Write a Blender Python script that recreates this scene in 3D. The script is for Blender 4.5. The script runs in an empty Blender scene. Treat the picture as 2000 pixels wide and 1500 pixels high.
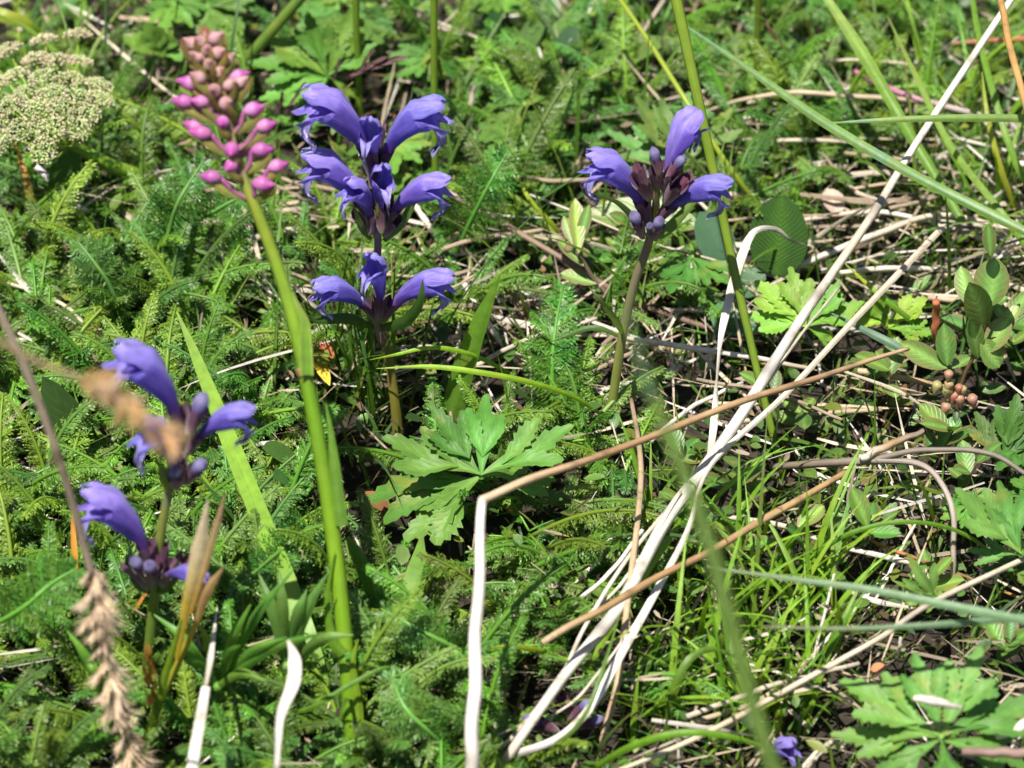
import bpy, math, random
import numpy as np
from mathutils import Vector, Matrix, Euler

SEED = 11
R = random.Random(SEED)
NR = np.random.default_rng(SEED)
scene = bpy.context.scene
COL = scene.collection

# ------------------------------------------------------------------ camera, sky, sun, exposure
D = 1.5                      # metres from lens to the middle of the picture
PITCH = math.radians(40)
HALF = 0.165                 # half the width of the picture at that distance
TARGET = Vector((0, 0, 0.02))
CF = Vector((0, math.cos(PITCH), -math.sin(PITCH)))
CU = Vector((0, math.sin(PITCH), math.cos(PITCH)))
CP = TARGET - CF * D
FPX = 1000 / (HALF / D)      # focal length in pixels of the 2000 px wide photograph

cam = bpy.data.cameras.new('camera')
cam_o = bpy.data.objects.new('camera', cam); COL.objects.link(cam_o)
cam_o.location = CP
cam_o.rotation_euler = (math.pi / 2 - PITCH, 0, 0)
cam.sensor_width = 36
cam.lens = 18 / (HALF / D)
cam.clip_start = 0.05; cam.clip_end = 500
cam.dof.use_dof = True
cam.dof.focus_distance = D - 0.03
cam.dof.aperture_fstop = 13
scene.camera = cam_o

SUN_DIR = Vector((-0.16, -0.27, 0.95)).normalized()       # towards the sun
w = bpy.data.worlds.new('World'); scene.world = w; w.use_nodes = True
nt = w.node_tree
bg = nt.nodes['Background']
sky = nt.nodes.new('ShaderNodeTexSky'); sky.sky_type = 'NISHITA'; sky.sun_disc = False
sky.sun_elevation = math.asin(SUN_DIR.z)
sky.sun_rotation = math.atan2(SUN_DIR.x, SUN_DIR.y)
nt.links.new(sky.outputs[0], bg.inputs[0]); bg.inputs[1].default_value = 0.05
sun = bpy.data.lights.new('sun', 'SUN'); sun.energy = 5.0; sun.angle = math.radians(0.53)
sun.color = (1.0, 0.955, 0.88)
sun_o = bpy.data.objects.new('sun', sun); COL.objects.link(sun_o)
sun_o.rotation_euler = SUN_DIR.to_track_quat('Z', 'Y').to_euler()
scene.view_settings.view_transform = 'Standard'
scene.view_settings.look = 'None'
scene.view_settings.exposure = 0.8
scene.view_settings.gamma = 1
scene.cycles.max_bounces = 5
scene.cycles.diffuse_bounces = 2
scene.cycles.transmission_bounces = 3
scene.cycles.use_denoising = True
scene.cycles.use_adaptive_sampling = True
scene.cycles.adaptive_threshold = 0.03

# ------------------------------------------------------------------ pixel -> place
def ray(px, py):
    return CF + Vector((1, 0, 0)) * ((px - 1000) / FPX) + CU * ((750 - py) / FPX)
def H(px, py, z=0.0):                 # the point at height z (mm) seen at that pixel
    d = ray(px, py); t = (z * .001 - CP.z) / d.z
    return CP + d * t
def Y(px, py, y):                     # the point on the upright plane at distance y
    d = ray(px, py); t = (y - CP.y) / d.y
    return CP + d * t
def proj(x, y, z):
    vx = np.asarray(x) - CP.x; vy = np.asarray(y) - CP.y; vz = np.asarray(z) - CP.z
    dep = vy * CF.y + vz * CF.z
    return 1000 + FPX * vx / dep, 750 - FPX * (vy * CU.y + vz * CU.z) / dep
def pxm(px, p):                       # a width in pixels at a point, in metres
    return px * (Vector(p) - CP).dot(CF) / FPX

# ------------------------------------------------------------------ materials
def new_mat(name):
    m = bpy.data.materials.new(name); m.use_nodes = True
    n = m.node_tree; n.nodes.clear()
    out = n.nodes.new('ShaderNodeOutputMaterial')
    return m, n, out
def nd(n, t, **kw):
    x = n.nodes.new(t)
    for k, v in kw.items(): setattr(x, k, v)
    return x
def math_node(n, op, a, b=None):
    x = nd(n, 'ShaderNodeMath', operation=op)
    for i, v in enumerate((a, b)):
        if v is None: continue
        if isinstance(v, (int, float)): x.inputs[i].default_value = v
        else: n.links.new(v, x.inputs[i])
    return x.outputs[0]

def plant_mat(name, rough=0.45, spec=0.45, trans=0.3, vein=0, vein_k=14., noise=0.35, nscale=350., hue=.02, val=.18,
              fibre=0., sheen=0.0, tcol=(1.35, 1.2, .4), bump=0.0, sat=1.0, spots=0., spotcol=(.34, .30, .06)):
    """Colour from the mesh's own colour attribute, mottled, with veins or fibres along the piece and light shining through."""
    m, n, out = new_mat(name)
    L = n.links.new
    at = nd(n, 'ShaderNodeAttribute', attribute_name='Col')
    uv = nd(n, 'ShaderNodeAttribute', attribute_name='uvp')
    oi = nd(n, 'ShaderNodeObjectInfo')
    geo = nd(n, 'ShaderNodeNewGeometry')
    nz = nd(n, 'ShaderNodeTexNoise'); nz.inputs['Scale'].default_value = nscale; nz.inputs['Detail'].default_value = 3
    L(geo.outputs['Position'], nz.inputs['Vector'])
    f = math_node(n, 'MULTIPLY_ADD', nz.outputs[0], noise * 2); n.nodes[-1].inputs[2].default_value = 1 - noise
    hs = nd(n, 'ShaderNodeHueSaturation')
    L(at.outputs['Color'], hs.inputs['Color'])
    h = math_node(n, 'MULTIPLY_ADD', oi.outputs['Random'], hue * 2); n.nodes[-1].inputs[2].default_value = .5 - hue
    L(h, hs.inputs['Hue'])
    hs.inputs['Saturation'].default_value = sat
    r2 = math_node(n, 'FRACT', math_node(n, 'MULTIPLY', oi.outputs['Random'], 37.7))
    v = math_node(n, 'MULTIPLY_ADD', r2, val * 2); n.nodes[-1].inputs[2].default_value = 1 - val
    v = math_node(n, 'MULTIPLY', v, f)
    height = f
    sep = nd(n, 'ShaderNodeSeparateXYZ'); L(uv.outputs['Vector'], sep.inputs[0])
    if vein:
        au = math_node(n, 'ABSOLUTE', sep.outputs[0])
        q = math_node(n, 'SUBTRACT', math_node(n, 'MULTIPLY', sep.outputs[1], vein_k), math_node(n, 'MULTIPLY', au, vein_k * .32))
        s = math_node(n, 'ABSOLUTE', math_node(n, 'SINE', math_node(n, 'MULTIPLY', q, math.pi)))
        line = math_node(n, 'POWER', math_node(n, 'SUBTRACT', 1.0, s), 3.0)
        v = math_node(n, 'MULTIPLY', v, math_node(n, 'MULTIPLY_ADD', line, vein)); n.nodes[-2].inputs[2].default_value = 1 - vein * .2
        height = math_node(n, 'SUBTRACT', height, math_node(n, 'MULTIPLY', line, .6))
    if fibre:
        mp = nd(n, 'ShaderNodeCombineXYZ')
        L(math_node(n, 'MULTIPLY', sep.outputs[0], 7.0), mp.inputs[0]); L(math_node(n, 'MULTIPLY', sep.outputs[1], 1.5), mp.inputs[1])
        L(math_node(n, 'MULTIPLY', oi.outputs['Random'], 50.), mp.inputs[2])
        n2 = nd(n, 'ShaderNodeTexNoise'); n2.inputs['Scale'].default_value = 1.3; n2.inputs['Detail'].default_value = 4
        L(mp.outputs[0], n2.inputs['Vector'])
        v = math_node(n, 'MULTIPLY', v, math_node(n, 'MULTIPLY_ADD', n2.outputs[0], fibre * 2)); n.nodes[-2].inputs[2].default_value = 1 - fibre
        height = n2.outputs[0]
    L(v, hs.inputs['Value'])
    colour = hs.outputs[0]
    if spots:                                   # yellowed and browned patches
        n3 = nd(n, 'ShaderNodeTexNoise'); n3.inputs['Scale'].default_value = 95; n3.inputs['Detail'].default_value = 5; n3.inputs['Roughness'].default_value = .65
        L(geo.outputs['Position'], n3.inputs['Vector'])
        rp = nd(n, 'ShaderNodeValToRGB'); L(n3.outputs[0], rp.inputs[0])
        rp.color_ramp.elements[0].position = .56; rp.color_ramp.elements[0].color = (0, 0, 0, 1); rp.color_ramp.elements[1].position = .72; rp.color_ramp.elements[1].color = (spots, spots, spots, 1)
        my = nd(n, 'ShaderNodeMix', data_type='RGBA'); L(rp.outputs[0], my.inputs[0]); L(colour, my.inputs[6]); my.inputs[7].default_value = (*spotcol, 1)
        colour = my.outputs[2]
    p = nd(n, 'ShaderNodeBsdfPrincipled')
    p.inputs['Roughness'].default_value = rough
    p.inputs['Specular IOR Level'].default_value = spec
    if sheen:
        p.inputs['Sheen Weight'].default_value = sheen; p.inputs['Sheen Roughness'].default_value = .4
    L(colour, p.inputs['Base Color'])
    if bump:
        b = nd(n, 'ShaderNodeBump'); b.inputs['Strength'].default_value = bump; b.inputs['Distance'].default_value = .0005
        L(height, b.inputs['Height']); L(b.outputs[0], p.inputs['Normal'])
    if trans:
        tr = nd(n, 'ShaderNodeBsdfTranslucent')
        mx = nd(n, 'ShaderNodeMix', data_type='RGBA', blend_type='MULTIPLY'); mx.inputs[0].default_value = 1
        L(colour, mx.inputs[6]); mx.inputs[7].default_value = (*tcol, 1)
        L(mx.outputs[2], tr.inputs[0])
        ms = nd(n, 'ShaderNodeMixShader'); ms.inputs[0].default_value = trans
        L(p.outputs[0], ms.inputs[1]); L(tr.outputs[0], ms.inputs[2]); L(ms.outputs[0], out.inputs[0])
    else:
        L(p.outputs[0], out.inputs[0])
    return m

M_GRASS = plant_mat('grass_blade', rough=.38, spec=.5, trans=.36, fibre=.24, bump=.3, spots=.35)
M_FEATHER = plant_mat('feathery_leaf', rough=.44, spec=.45, trans=.30, noise=.25, nscale=120, val=.32, hue=.025)
M_LEAF = plant_mat('toothed_leaf', rough=.5, spec=.35, trans=.3, vein=.22, vein_k=7, noise=.18, bump=.3, nscale=300, spots=.55)
M_CLOVER = plant_mat('round_leaf', rough=.42, spec=.45, trans=.22, vein=.35, vein_k=17, noise=.15, bump=.6)
M_SHRUB = plant_mat('oval_leaf', rough=.4, spec=.45, trans=.25, vein=.18, vein_k=7, noise=.22, bump=.3, spots=.5)
M_STRAW = plant_mat('dry_straw', rough=.55, spec=.35, trans=.06, fibre=.5, spots=.75, spotcol=(.15, .10, .06), noise=.34, nscale=130, tcol=(1, .9, .7), hue=.008, val=.12, bump=.5)
M_STEM = plant_mat('green_stem', rough=.4, spec=.45, trans=.10, fibre=.30, noise=.22, nscale=180, hue=.01, val=.06, bump=.35, spots=.3)
M_PETAL = plant_mat('violet_petal', rough=.42, spec=.4, trans=.34, fibre=.5, noise=.22, nscale=420, hue=.008, val=.08, sheen=.12, tcol=(1.05, .95, 1.15), bump=.8)
M_CALYX = plant_mat('purple_calyx', rough=.6, spec=.3, trans=.08, fibre=.3, noise=.2, hue=.01, val=.1, sheen=.3, tcol=(1, .8, .8))
M_BUD = plant_mat('pink_bud', rough=.45, spec=.4, trans=.18, fibre=.10, noise=.08, hue=.01, val=.06, tcol=(1.1, .9, 1.0))
M_UMBEL = plant_mat('umbel_floret', rough=.6, spec=.25, trans=.2, noise=.3, nscale=900, hue=.01, val=.08, tcol=(1.1, 1.05, .7))
M_FLUFF = plant_mat('hairy_spikelet', rough=.7, spec=.2, trans=.25, noise=.25, nscale=500, hue=.01, val=.1, tcol=(1.1, .95, .7))

def soil_mat():
    m, n, out = new_mat('soil'); L = n.links.new
    geo = nd(n, 'ShaderNodeNewGeometry')
    a = nd(n, 'ShaderNodeTexNoise'); a.inputs['Scale'].default_value = 120; a.inputs['Detail'].default_value = 8
    b = nd(n, 'ShaderNodeTexVoronoi'); b.inputs['Scale'].default_value = 260
    L(geo.outputs['Position'], a.inputs['Vector']); L(geo.outputs['Position'], b.inputs['Vector'])
    cr = nd(n, 'ShaderNodeValToRGB'); L(a.outputs[0], cr.inputs[0])
    cr.color_ramp.elements[0].position = .3; cr.color_ramp.elements[0].color = (.012, .008, .005, 1)
    cr.color_ramp.elements[1].position = .75; cr.color_ramp.elements[1].color = (.05, .035, .023, 1)
    p = nd(n, 'ShaderNodeBsdfPrincipled'); p.inputs['Roughness'].default_value = .9
    L(cr.outputs[0], p.inputs['Base Color'])
    bm = nd(n, 'ShaderNodeBump'); bm.inputs['Distance'].default_value = .003
    L(math_node(n, 'ADD', a.outputs[0], b.outputs[0]), bm.inputs['Height']); L(bm.outputs[0], p.inputs['Normal'])
    L(p.outputs[0], out.inputs[0])
    return m
M_SOIL = soil_mat()

# ------------------------------------------------------------------ mesh collecting
GREEN_TINT = np.array([1.28, 1.10, .62], dtype=np.float32)      # sunny meadow greens lean to yellow
class MB:
    def __init__(s): s.v = []; s.f = []; s.c = []; s.u = []
    def vert(s, p, c, u=(0, 0)):
        s.v.append((p[0], p[1], p[2])); s.c.append((c[0], c[1], c[2], 1)); s.u.append((u[0], u[1], 0)); return len(s.v) - 1
def mesh_from(name, v, f, c, u, mat, off=(0, 0, 0)):
    me = bpy.data.meshes.new(name)
    v = np.asarray(v, dtype=np.float32) - np.asarray(off, dtype=np.float32)
    if isinstance(f, np.ndarray):
        k = f.shape[1]
        me.vertices.add(len(v)); me.vertices.foreach_set('co', v.ravel())
        me.loops.add(f.size); me.loops.foreach_set('vertex_index', f.ravel().astype(np.int32))
        me.polygons.add(len(f)); me.polygons.foreach_set('loop_start', np.arange(0, f.size, k, dtype=np.int32))
        me.update(calc_edges=True)
    else:
        me.from_pydata(v.tolist(), [], f)
    me.polygons.foreach_set('use_smooth', np.ones(len(me.polygons), dtype=bool))
    c = np.array(c, dtype=np.float32)
    g = (c[:, 1] > c[:, 0] * 1.2) & (c[:, 1] > c[:, 2] * 2.1)
    c[g, :3] *= GREEN_TINT
    a = me.attributes.new('Col', 'FLOAT_COLOR', 'POINT'); a.data.foreach_set('color', np.asarray(c, dtype=np.float32).ravel())
    a = me.attributes.new('uvp', 'FLOAT_VECTOR', 'POINT'); a.data.foreach_set('vector', np.asarray(u, dtype=np.float32).ravel())
    me.materials.append(mat); me.update()
    return me
def tag(o, label, cat, group=None, kind=None):
    if label: o['label'] = label
    if cat: o['category'] = cat
    if group: o['group'] = group
    if kind: o['kind'] = kind
    return o
def solo(name, mb, mat, label, cat, group=None, base=None, kind=None):
    """A thing that is one mesh."""
    base = base or mb.v[0]
    o = bpy.data.objects.new(name, mesh_from(name, mb.v, mb.f, mb.c, mb.u, mat, base))
    o.location = base; COL.objects.link(o)
    return tag(o, label, cat, group, kind)
class Thing:
    """An Empty at the thing's base that parents its parts."""
    def __init__(s, name, label, cat, base, group=None, rot=0):
        s.base = Vector(base)
        s.o = bpy.data.objects.new(name, None); s.o.empty_display_size = .005
        s.o.location = s.base; s.o.rotation_euler = (0, 0, rot); COL.objects.link(s.o); tag(s.o, label, cat, group)
    def part(s, name, mb, mat, parent=None, label=None):
        o = bpy.data.objects.new(name, mesh_from(name, mb.v, mb.f, mb.c, mb.u, mat, s.base))
        COL.objects.link(o); o.parent = parent or s.o
        if label: o['label'] = label
        return o
    def inst(s, name, me, mat4, parent=None, local=False, label=None):
        o = bpy.data.objects.new(name, me); COL.objects.link(o); o.parent = parent or s.o
        o.matrix_local = mat4 if (parent or local) else Matrix.Translation(-s.base) @ mat4
        if label: o['label'] = label
        return o

def lerp(a, b, t): return a + (b - a) * t
def mixc(a, b, t): return tuple(lerp(x, y, t) for x, y in zip(a, b))
def mul(c, k): return tuple(x * k for x in c)
def spline(P, n):
    """Catmull-Rom through the points, n samples, with the parameter of each."""
    P = [Vector(p) for p in P]
    if len(P) == 2: P = [P[0], (P[0] + P[1]) / 2, P[1]]
    Q = [P[0] * 2 - P[1]] + P + [P[-1] * 2 - P[-2]]
    out = []; m = len(P) - 1
    for i in range(n):
        t = i / (n - 1) * m; k = min(int(t), m - 1); t -= k
        a, b, c, d = Q[k:k + 4]
        out.append(.5 * ((2 * b) + (c - a) * t + (2 * a - 5 * b + 4 * c - d) * t * t + (3 * b - a - 3 * c + d) * t ** 3))
    return out
def interp(ws, t):
    if isinstance(ws, (int, float)): return ws
    x = t * (len(ws) - 1); k = min(int(x), len(ws) - 2); return lerp(ws[k], ws[k + 1], x - k)
def interp_c(cs, t):
    if isinstance(cs[0], (int, float)): return cs
    x = t * (len(cs) - 1); k = min(int(x), len(cs) - 2) if len(cs) > 1 else 0
    return mixc(cs[k], cs[min(k + 1, len(cs) - 1)], x - k)
def tangents(pts):
    return [(pts[min(i + 1, len(pts) - 1)] - pts[max(i - 1, 0)]).normalized() for i in range(len(pts))]

def tube(mb, P, rad, col, n=24, seg=8, ribs=0., wob=0., close=True, nodes=()):
    pts = spline(P, n); T = tangents(pts)
    ref = Vector((0, 0, 1)) if abs(T[0].z) < .8 else Vector((1, 0, 0))
    s = T[0].cross(ref).normalized(); rows = []
    ph = R.random() * 9; Ln = sum((pts[i + 1] - pts[i]).length for i in range(n - 1))
    for i, p in enumerate(pts):
        t = i / (n - 1)
        s = (s - T[i] * s.dot(T[i])).normalized(); b = T[i].cross(s)
        r = interp(rad, t)
        for nt_ in nodes: r *= 1 + .14 * math.exp(-((t - nt_) / .012) ** 2)
        q = p + (s * math.sin(t * 17 + ph) + b * math.sin(t * 23 + ph * 2)) * wob * r
        c = interp_c(col, t)
        for nt_ in nodes:
            c = mul(c, 1 - .5 * math.exp(-((t - nt_) / .01) ** 2))
        row = []
        for j in range(seg):
            a = j / seg * math.tau
            rr = r * (1 + ribs * (1 if j % 2 else -1))
            row.append(mb.vert(q + (s * math.cos(a) + b * math.sin(a)) * rr, c, (abs(j / seg * 2 - 1) * 2, t * Ln * 40)))
        rows.append(row)
    for i in range(n - 1):
        for j in range(seg):
            k = (j + 1) % seg
            mb.f.append((rows[i][j], rows[i][k], rows[i + 1][k], rows[i + 1][j]))
    if close:
        mb.f.append(tuple(rows[0][::-1])); mb.f.append(tuple(rows[-1]))
    return pts

def ribbon(mb, P, wid, col, n=24, fold=.18, twist=0., side=None, across=5, wave=0., edge=None, tipc=None, mid=None):
    """A blade: V-folded strip along a spline; side = the direction it is wide in."""
    pts = spline(P, n); T = tangents(pts); rows = []
    side = Vector(side) if side is not None else None
    Ln = sum((pts[i + 1] - pts[i]).length for i in range(n - 1)); ph = R.random() * 9
    for i, p in enumerate(pts):
        t = i / (n - 1)
        s = side if side is not None else T[i].cross(CF)
        s = (s - T[i] * s.dot(T[i]))
        s = s.normalized() if s.length > 1e-6 else Vector((1, 0, 0))
        nn = s.cross(T[i])
        a = interp(twist, t) if not isinstance(twist, (int, float)) else twist * t
        s2 = s * math.cos(a) + nn * math.sin(a); n2 = nn * math.cos(a) - s * math.sin(a)
        wd = max(interp(wid, t), 1e-5); c = interp_c(col, t)
        row = []
        for j in range(across):
            u = j / (across - 1) * 2 - 1
            z = abs(u) * fold * wd + math.sin(t * 14 + ph + u * 2) * wave * wd
            cc = c
            if edge and abs(u) > .9: cc = edge
            if mid and abs(u) < .1: cc = mid
            row.append(mb.vert(p + s2 * (u * wd / 2) + n2 * z, cc, (u * 1.5 + 3, t * Ln * 25)))
        rows.append(row)
    for i in range(n - 1):
        for j in range(across - 1):
            mb.f.append((rows[i][j], rows[i][j + 1], rows[i + 1][j + 1], rows[i + 1][j]))
    return pts

def toothed(mb, base, tip, up, width, col, teeth=6, depth=.3, fold=.12, droop=.1, peak=.62, vein=(.35, .5, .2), w0=.08, wave=.03):
    """A toothed leaflet from base to tip, widest at 'peak', forward-pointing teeth, raised sides and a pale midrib."""
    base = Vector(base); tip = Vector(tip); ax = tip - base; Ln = ax.length; ax.normalize()
    up = Vector(up); up = (up - ax * up.dot(ax)).normalized(); sd = ax.cross(up); rows = []
    ts = [(0, 0, 1.)]
    k0 = .30
    ts.append((.15, 0, 1.)); ts.append((k0, 0, 1.))
    for j in range(teeth):
        a = k0 + (1 - k0) * j / teeth; d = (1 - k0) / teeth
        ts.append((a + d * R.uniform(.42, .62), .2 * d, R.uniform(.86, 1.1))); ts.append((a + d * .99, 0, 1 - depth * R.uniform(.7, 1.35)))
    ts[-1] = (1, 0, 0)
    ph = R.random() * 9
    for t, fw, k in ts:
        if t < peak: wp = w0 + (1 - w0) * math.sin(t / peak * math.pi / 2) ** 1.3
        else: wp = max(.05, math.cos((t - peak) / (1 - peak) * math.pi / 2 * .97)) ** .9
        wd = width * .5 * wp * (k if k > 0 else .06)
        cen = base + ax * (t * Ln) + up * (-droop * Ln * t * t + wave * Ln * math.sin(t * 7 + ph))
        row = []
        for u in (-1, -.55, 0, .55, 1):
            q = cen + sd * (u * wd) + ax * (fw * Ln if abs(u) == 1 else 0) + up * (fold * wd * abs(u) - (0.10 * wd if u == 0 else 0) + wave * wd * 1.5 * math.sin(t * 11 + u * 2 + ph))
            cc = mixc(col, vein, .45 * (1 - t)) if u == 0 else mul(col, 1 + .12 * math.sin(t * 9 + u * 3 + ph))
            row.append(mb.vert(q, cc, (u, t)))
        rows.append(row)
    for i in range(len(rows) - 1):
        for j in range(4):
            mb.f.append((rows[i][j], rows[i][j + 1], rows[i + 1][j + 1], rows[i + 1][j]))
def lobed(mb, base, tip, up, width, col, teeth=5, **kw):
    """A deeply cut leaflet: one middle and two side lobes, each toothed."""
    base = Vector(base); tip = Vector(tip); ax = tip - base; up = Vector(up)
    toothed(mb, base, tip, up, width * .50, col, teeth, **kw)
    n = up.normalized()
    for s in (-1, 1):
        b = base + ax * .22 + n * (ax.length * .003)
        q = Matrix.Rotation(s * R.uniform(.42, .56), 3, n) @ ax
        toothed(mb, b, b + q * R.uniform(.54, .64), up, width * .44, mul(col, R.uniform(.92, 1.06)), max(3, teeth - 1), **kw)

def oval(mb, base, tip, up, width, col, fold=.2, droop=.08, edge=None, peak=.5, n=9, point=.6, vein=None, cup=0.):
    base = Vector(base); tip = Vector(tip); ax = tip - base; Ln = ax.length; ax.normalize()
    up = Vector(up); up = (up - ax * up.dot(ax)).normalized(); sd = ax.cross(up); rows = []
    for i in range(n):
        t = i / (n - 1)
        wp = max(.03, math.sin(math.pi * t ** (math.log(.5) / math.log(peak))) ** point)
        cen = base + ax * (t * Ln) - up * droop * Ln * t * t
        row = []
        for u in (-1, -.5, 0, .5, 1):
            q = cen + sd * (u * wp * width / 2) + up * (fold * wp * width / 2 * abs(u) + cup * (u * u) * width)
            cc = col if abs(u) < 1 or not edge else edge
            if u == 0 and vein: cc = vein
            row.append(mb.vert(q, cc, (u, t)))
        rows.append(row)
    for i in range(n - 1):
        for j in range(4):
            mb.f.append((rows[i][j], rows[i][j + 1], rows[i + 1][j + 1], rows[i + 1][j]))

def lathe(mb, P, rad, col, seg=10, n=12, squash=1.0, side=None):
    """A closed body of revolution along a spline (buds, ovaries, spikelets)."""
    tube(mb, P, rad, col, n=n, seg=seg)

# colours (linear base colours)
GREEN = (.075, .18, .025); FEATH = (.06, .16, .04); LIME = (.15, .34, .08); YGREEN = (.17, .30, .045)
GREY_G = (.15, .27, .12); DARK_G = (.03, .085, .03); STRAW = (.55, .47, .36); WHITE = (.69, .64, .56)
TAN = (.42, .27, .12); BROWN = (.14, .08, .045); GREY = (.30, .25, .21); PALM = (.075, .20, .055)
ORANGE = (.45, .19, .03); RUST = (.36, .09, .04); PINK = (.42, .20, .26)

# ------------------------------------------------------------------ the ground
def ground():
    n = 90; xs = np.sign(np.linspace(-1, 1, n)) * (np.abs(np.linspace(-1, 1, n)) ** 6 * 60 + np.abs(np.linspace(-1, 1, n)) * .5)
    X, Yy = np.meshgrid(xs, xs, indexing='ij')
    Z = .003 * np.sin(X * 40 + 1) * np.cos(Yy * 33) + .002 * np.sin(X * 90 + Yy * 70) - .004
    V = np.stack([X.ravel(), Yy.ravel(), Z.ravel()], 1)
    i, j = np.meshgrid(np.arange(n - 1), np.arange(n - 1), indexing='ij'); a = (i * n + j).ravel()
    F = np.stack([a, a + n, a + n + 1, a + 1], 1)
    o = bpy.data.objects.new('ground', mesh_from('ground', V, F, np.ones((len(V), 4)), np.zeros((len(V), 3)), M_SOIL))
    COL.objects.link(o); tag(o, 'dark brown soil under the meadow plants', 'ground', kind='structure')
ground()

# ------------------------------------------------------------------ where things grow (ellipses in the photograph)
ZONES = dict(
    feather=[(250, 620, 400, 420, 1.), (300, 1200, 420, 420, 1.), (800, 1350, 260, 260, 1.), (1080, 950, 190, 380, .9), (1100, 150, 180, 170, .8),
             (760, 560, 160, 150, .6), (1560, 170, 220, 200, .6), (1150, 1150, 160, 160, .7), (940, 420, 100, 160, .8), (1800, 80, 160, 110, .5)],
    straw=[(1150, 590, 330, 160, 1.), (1780, 500, 380, 160, 1.3), (1000, 650, 200, 150, .7), (1700, 880, 300, 200, .5), (400, 430, 250, 70, .7), (60, 620, 120, 120, .8),
           (1650, 1300, 220, 160, .5), (1800, 250, 250, 150, .5), (800, 440, 160, 80, .9)],
    bright=[(1400, 1230, 270, 330, 1.), (720, 760, 110, 120, 1.), (1850, 350, 250, 300, .5), (600, 1150, 120, 300, .3)],
    thin=[(250, 230, 260, 200, 1.), (1750, 300, 350, 300, 1.), (650, 650, 150, 180, 1.), (1000, 250, 250, 200, .5), (1700, 560, 320, 160, .8), (800, 60, 500, 90, .5)],
    shrub=[(1600, 850, 280, 200, 1.), (1900, 750, 200, 200, .8), (1100, 500, 120, 100, .5), (1900, 1080, 200, 200, .5), (1350, 520, 150, 130, .6), (1100, 90, 150, 80, .8)],
    palm=[(700, 90, 320, 130, 1.), (300, 80, 200, 100, .7), (1350, 120, 200, 150, .6), (1900, 950, 160, 180, .7), (1000, 350, 300, 120, .5), (820, 330, 140, 120, .9)],
)
def zone(kind, x, y):
    px, py = proj(x, y, 0.012)
    s = np.zeros_like(np.asarray(px, dtype=float))
    for cx, cy, rx, ry, k in ZONES[kind]:
        s = np.maximum(s, k * np.exp(-(((px - cx) / rx) ** 2 + ((py - cy) / ry) ** 2) * 1.1))
    return s
# what nothing taller may stand in front of: (px, py, rx, ry, y of the thing)
CLEAR = []
def clear(px, py, rx, ry, yy): CLEAR.append((px, py, rx, ry, yy))
def blocked(x, y, zt, xt=None, yt=None):
    """True where a tip at (xt, yt, zt) of something rooted at (x, y) would stand in front of a cleared thing."""
    px, py = proj(x if xt is None else xt, y if yt is None else yt, zt)
    pb, qb = proj(x, y, .0)
    b = np.zeros(np.shape(px), dtype=bool)
    for cx, cy, rx, ry, yy in CLEAR:
        for k in (0.25, .5, .75, 1.):
            qx = pb + (px - pb) * k; qy = qb + (py - qb) * k
            b |= (((qx - cx) / rx) ** 2 + ((qy - cy) / ry) ** 2 < 1) & (np.asarray(y) < yy + .004) & (np.asarray(zt) > .017)
    return b

Y_C = H(775, 850).y       # central violet plant
Y_R = H(1180, 850).y      # right violet plant
Y_L = H(280, 1400).y      # left violet plant
clear(740, 300, 150, 190, Y_C); clear(750, 560, 150, 110, Y_C); clear(765, 740, 22, 90, Y_C)
clear(1285, 340, 150, 140, Y_R); clear(1225, 600, 40, 160, Y_R)
clear(340, 800, 170, 180, Y_L); clear(290, 1050, 130, 140, Y_L); clear(295, 1230, 22, 110, Y_L)
Y_O = H(690, 1500).y
clear(450, 220, 110, 200, Y_O + .08); clear(540, 560, 50, 200, Y_O + .03); clear(605, 850, 40, 160, Y_O); clear(665, 1200, 40, 280, Y_O)
clear(920, 920, 230, 150, H(940, 1000).y); clear(1820, 1390, 190, 130, H(1835, 1450).y)
clear(1580, 600, 120, 90, H(1570, 660).y); clear(1740, 620, 90, 70, H(1730, 680).y)
clear(1065, 1420, 40, 30, H(1098, 1450).y); clear(1105, 1360, 35, 40, H(1105, 1450).y); clear(1495, 1450, 40, 50, H(1500, 1500).y)
clear(100, 190, 130, 140, H(130, 380).y); clear(1520, 450, 60, 80, H(1500, 560).y)
clear(615, 110, 140, 130, H(640, 210).y); clear(930, 650, 40, 130, H(880, 850).y)
clear(1900, 640, 100, 160, H(1880, 830).y); clear(1865, 770, 60, 55, H(1880, 850).y); clear(220, 1300, 70, 220, -.2); clear(240, 800, 110, 90, -.1)
for a, b in ((1545, 655), (1450, 800), (1380, 900), (1300, 1010), (1200, 1180), (1620, 545), (1700, 420), (1100, 1310), (1150, 1240), (1050, 1400), (1000, 1460), (1250, 1090), (1285, 1150), (1200, 1295), (1150, 1385), (1085, 1440)): clear(a, b, 40, 60, H(a, b, 30).y)
for a, b in ((1060, 930), (1200, 880), (1400, 805), (1600, 735), (935, 1150), (925, 1350), (1180, 1190), (1350, 1090), (1550, 980)): clear(a, b, 50, 45, H(a, b, 40).y)

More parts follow.
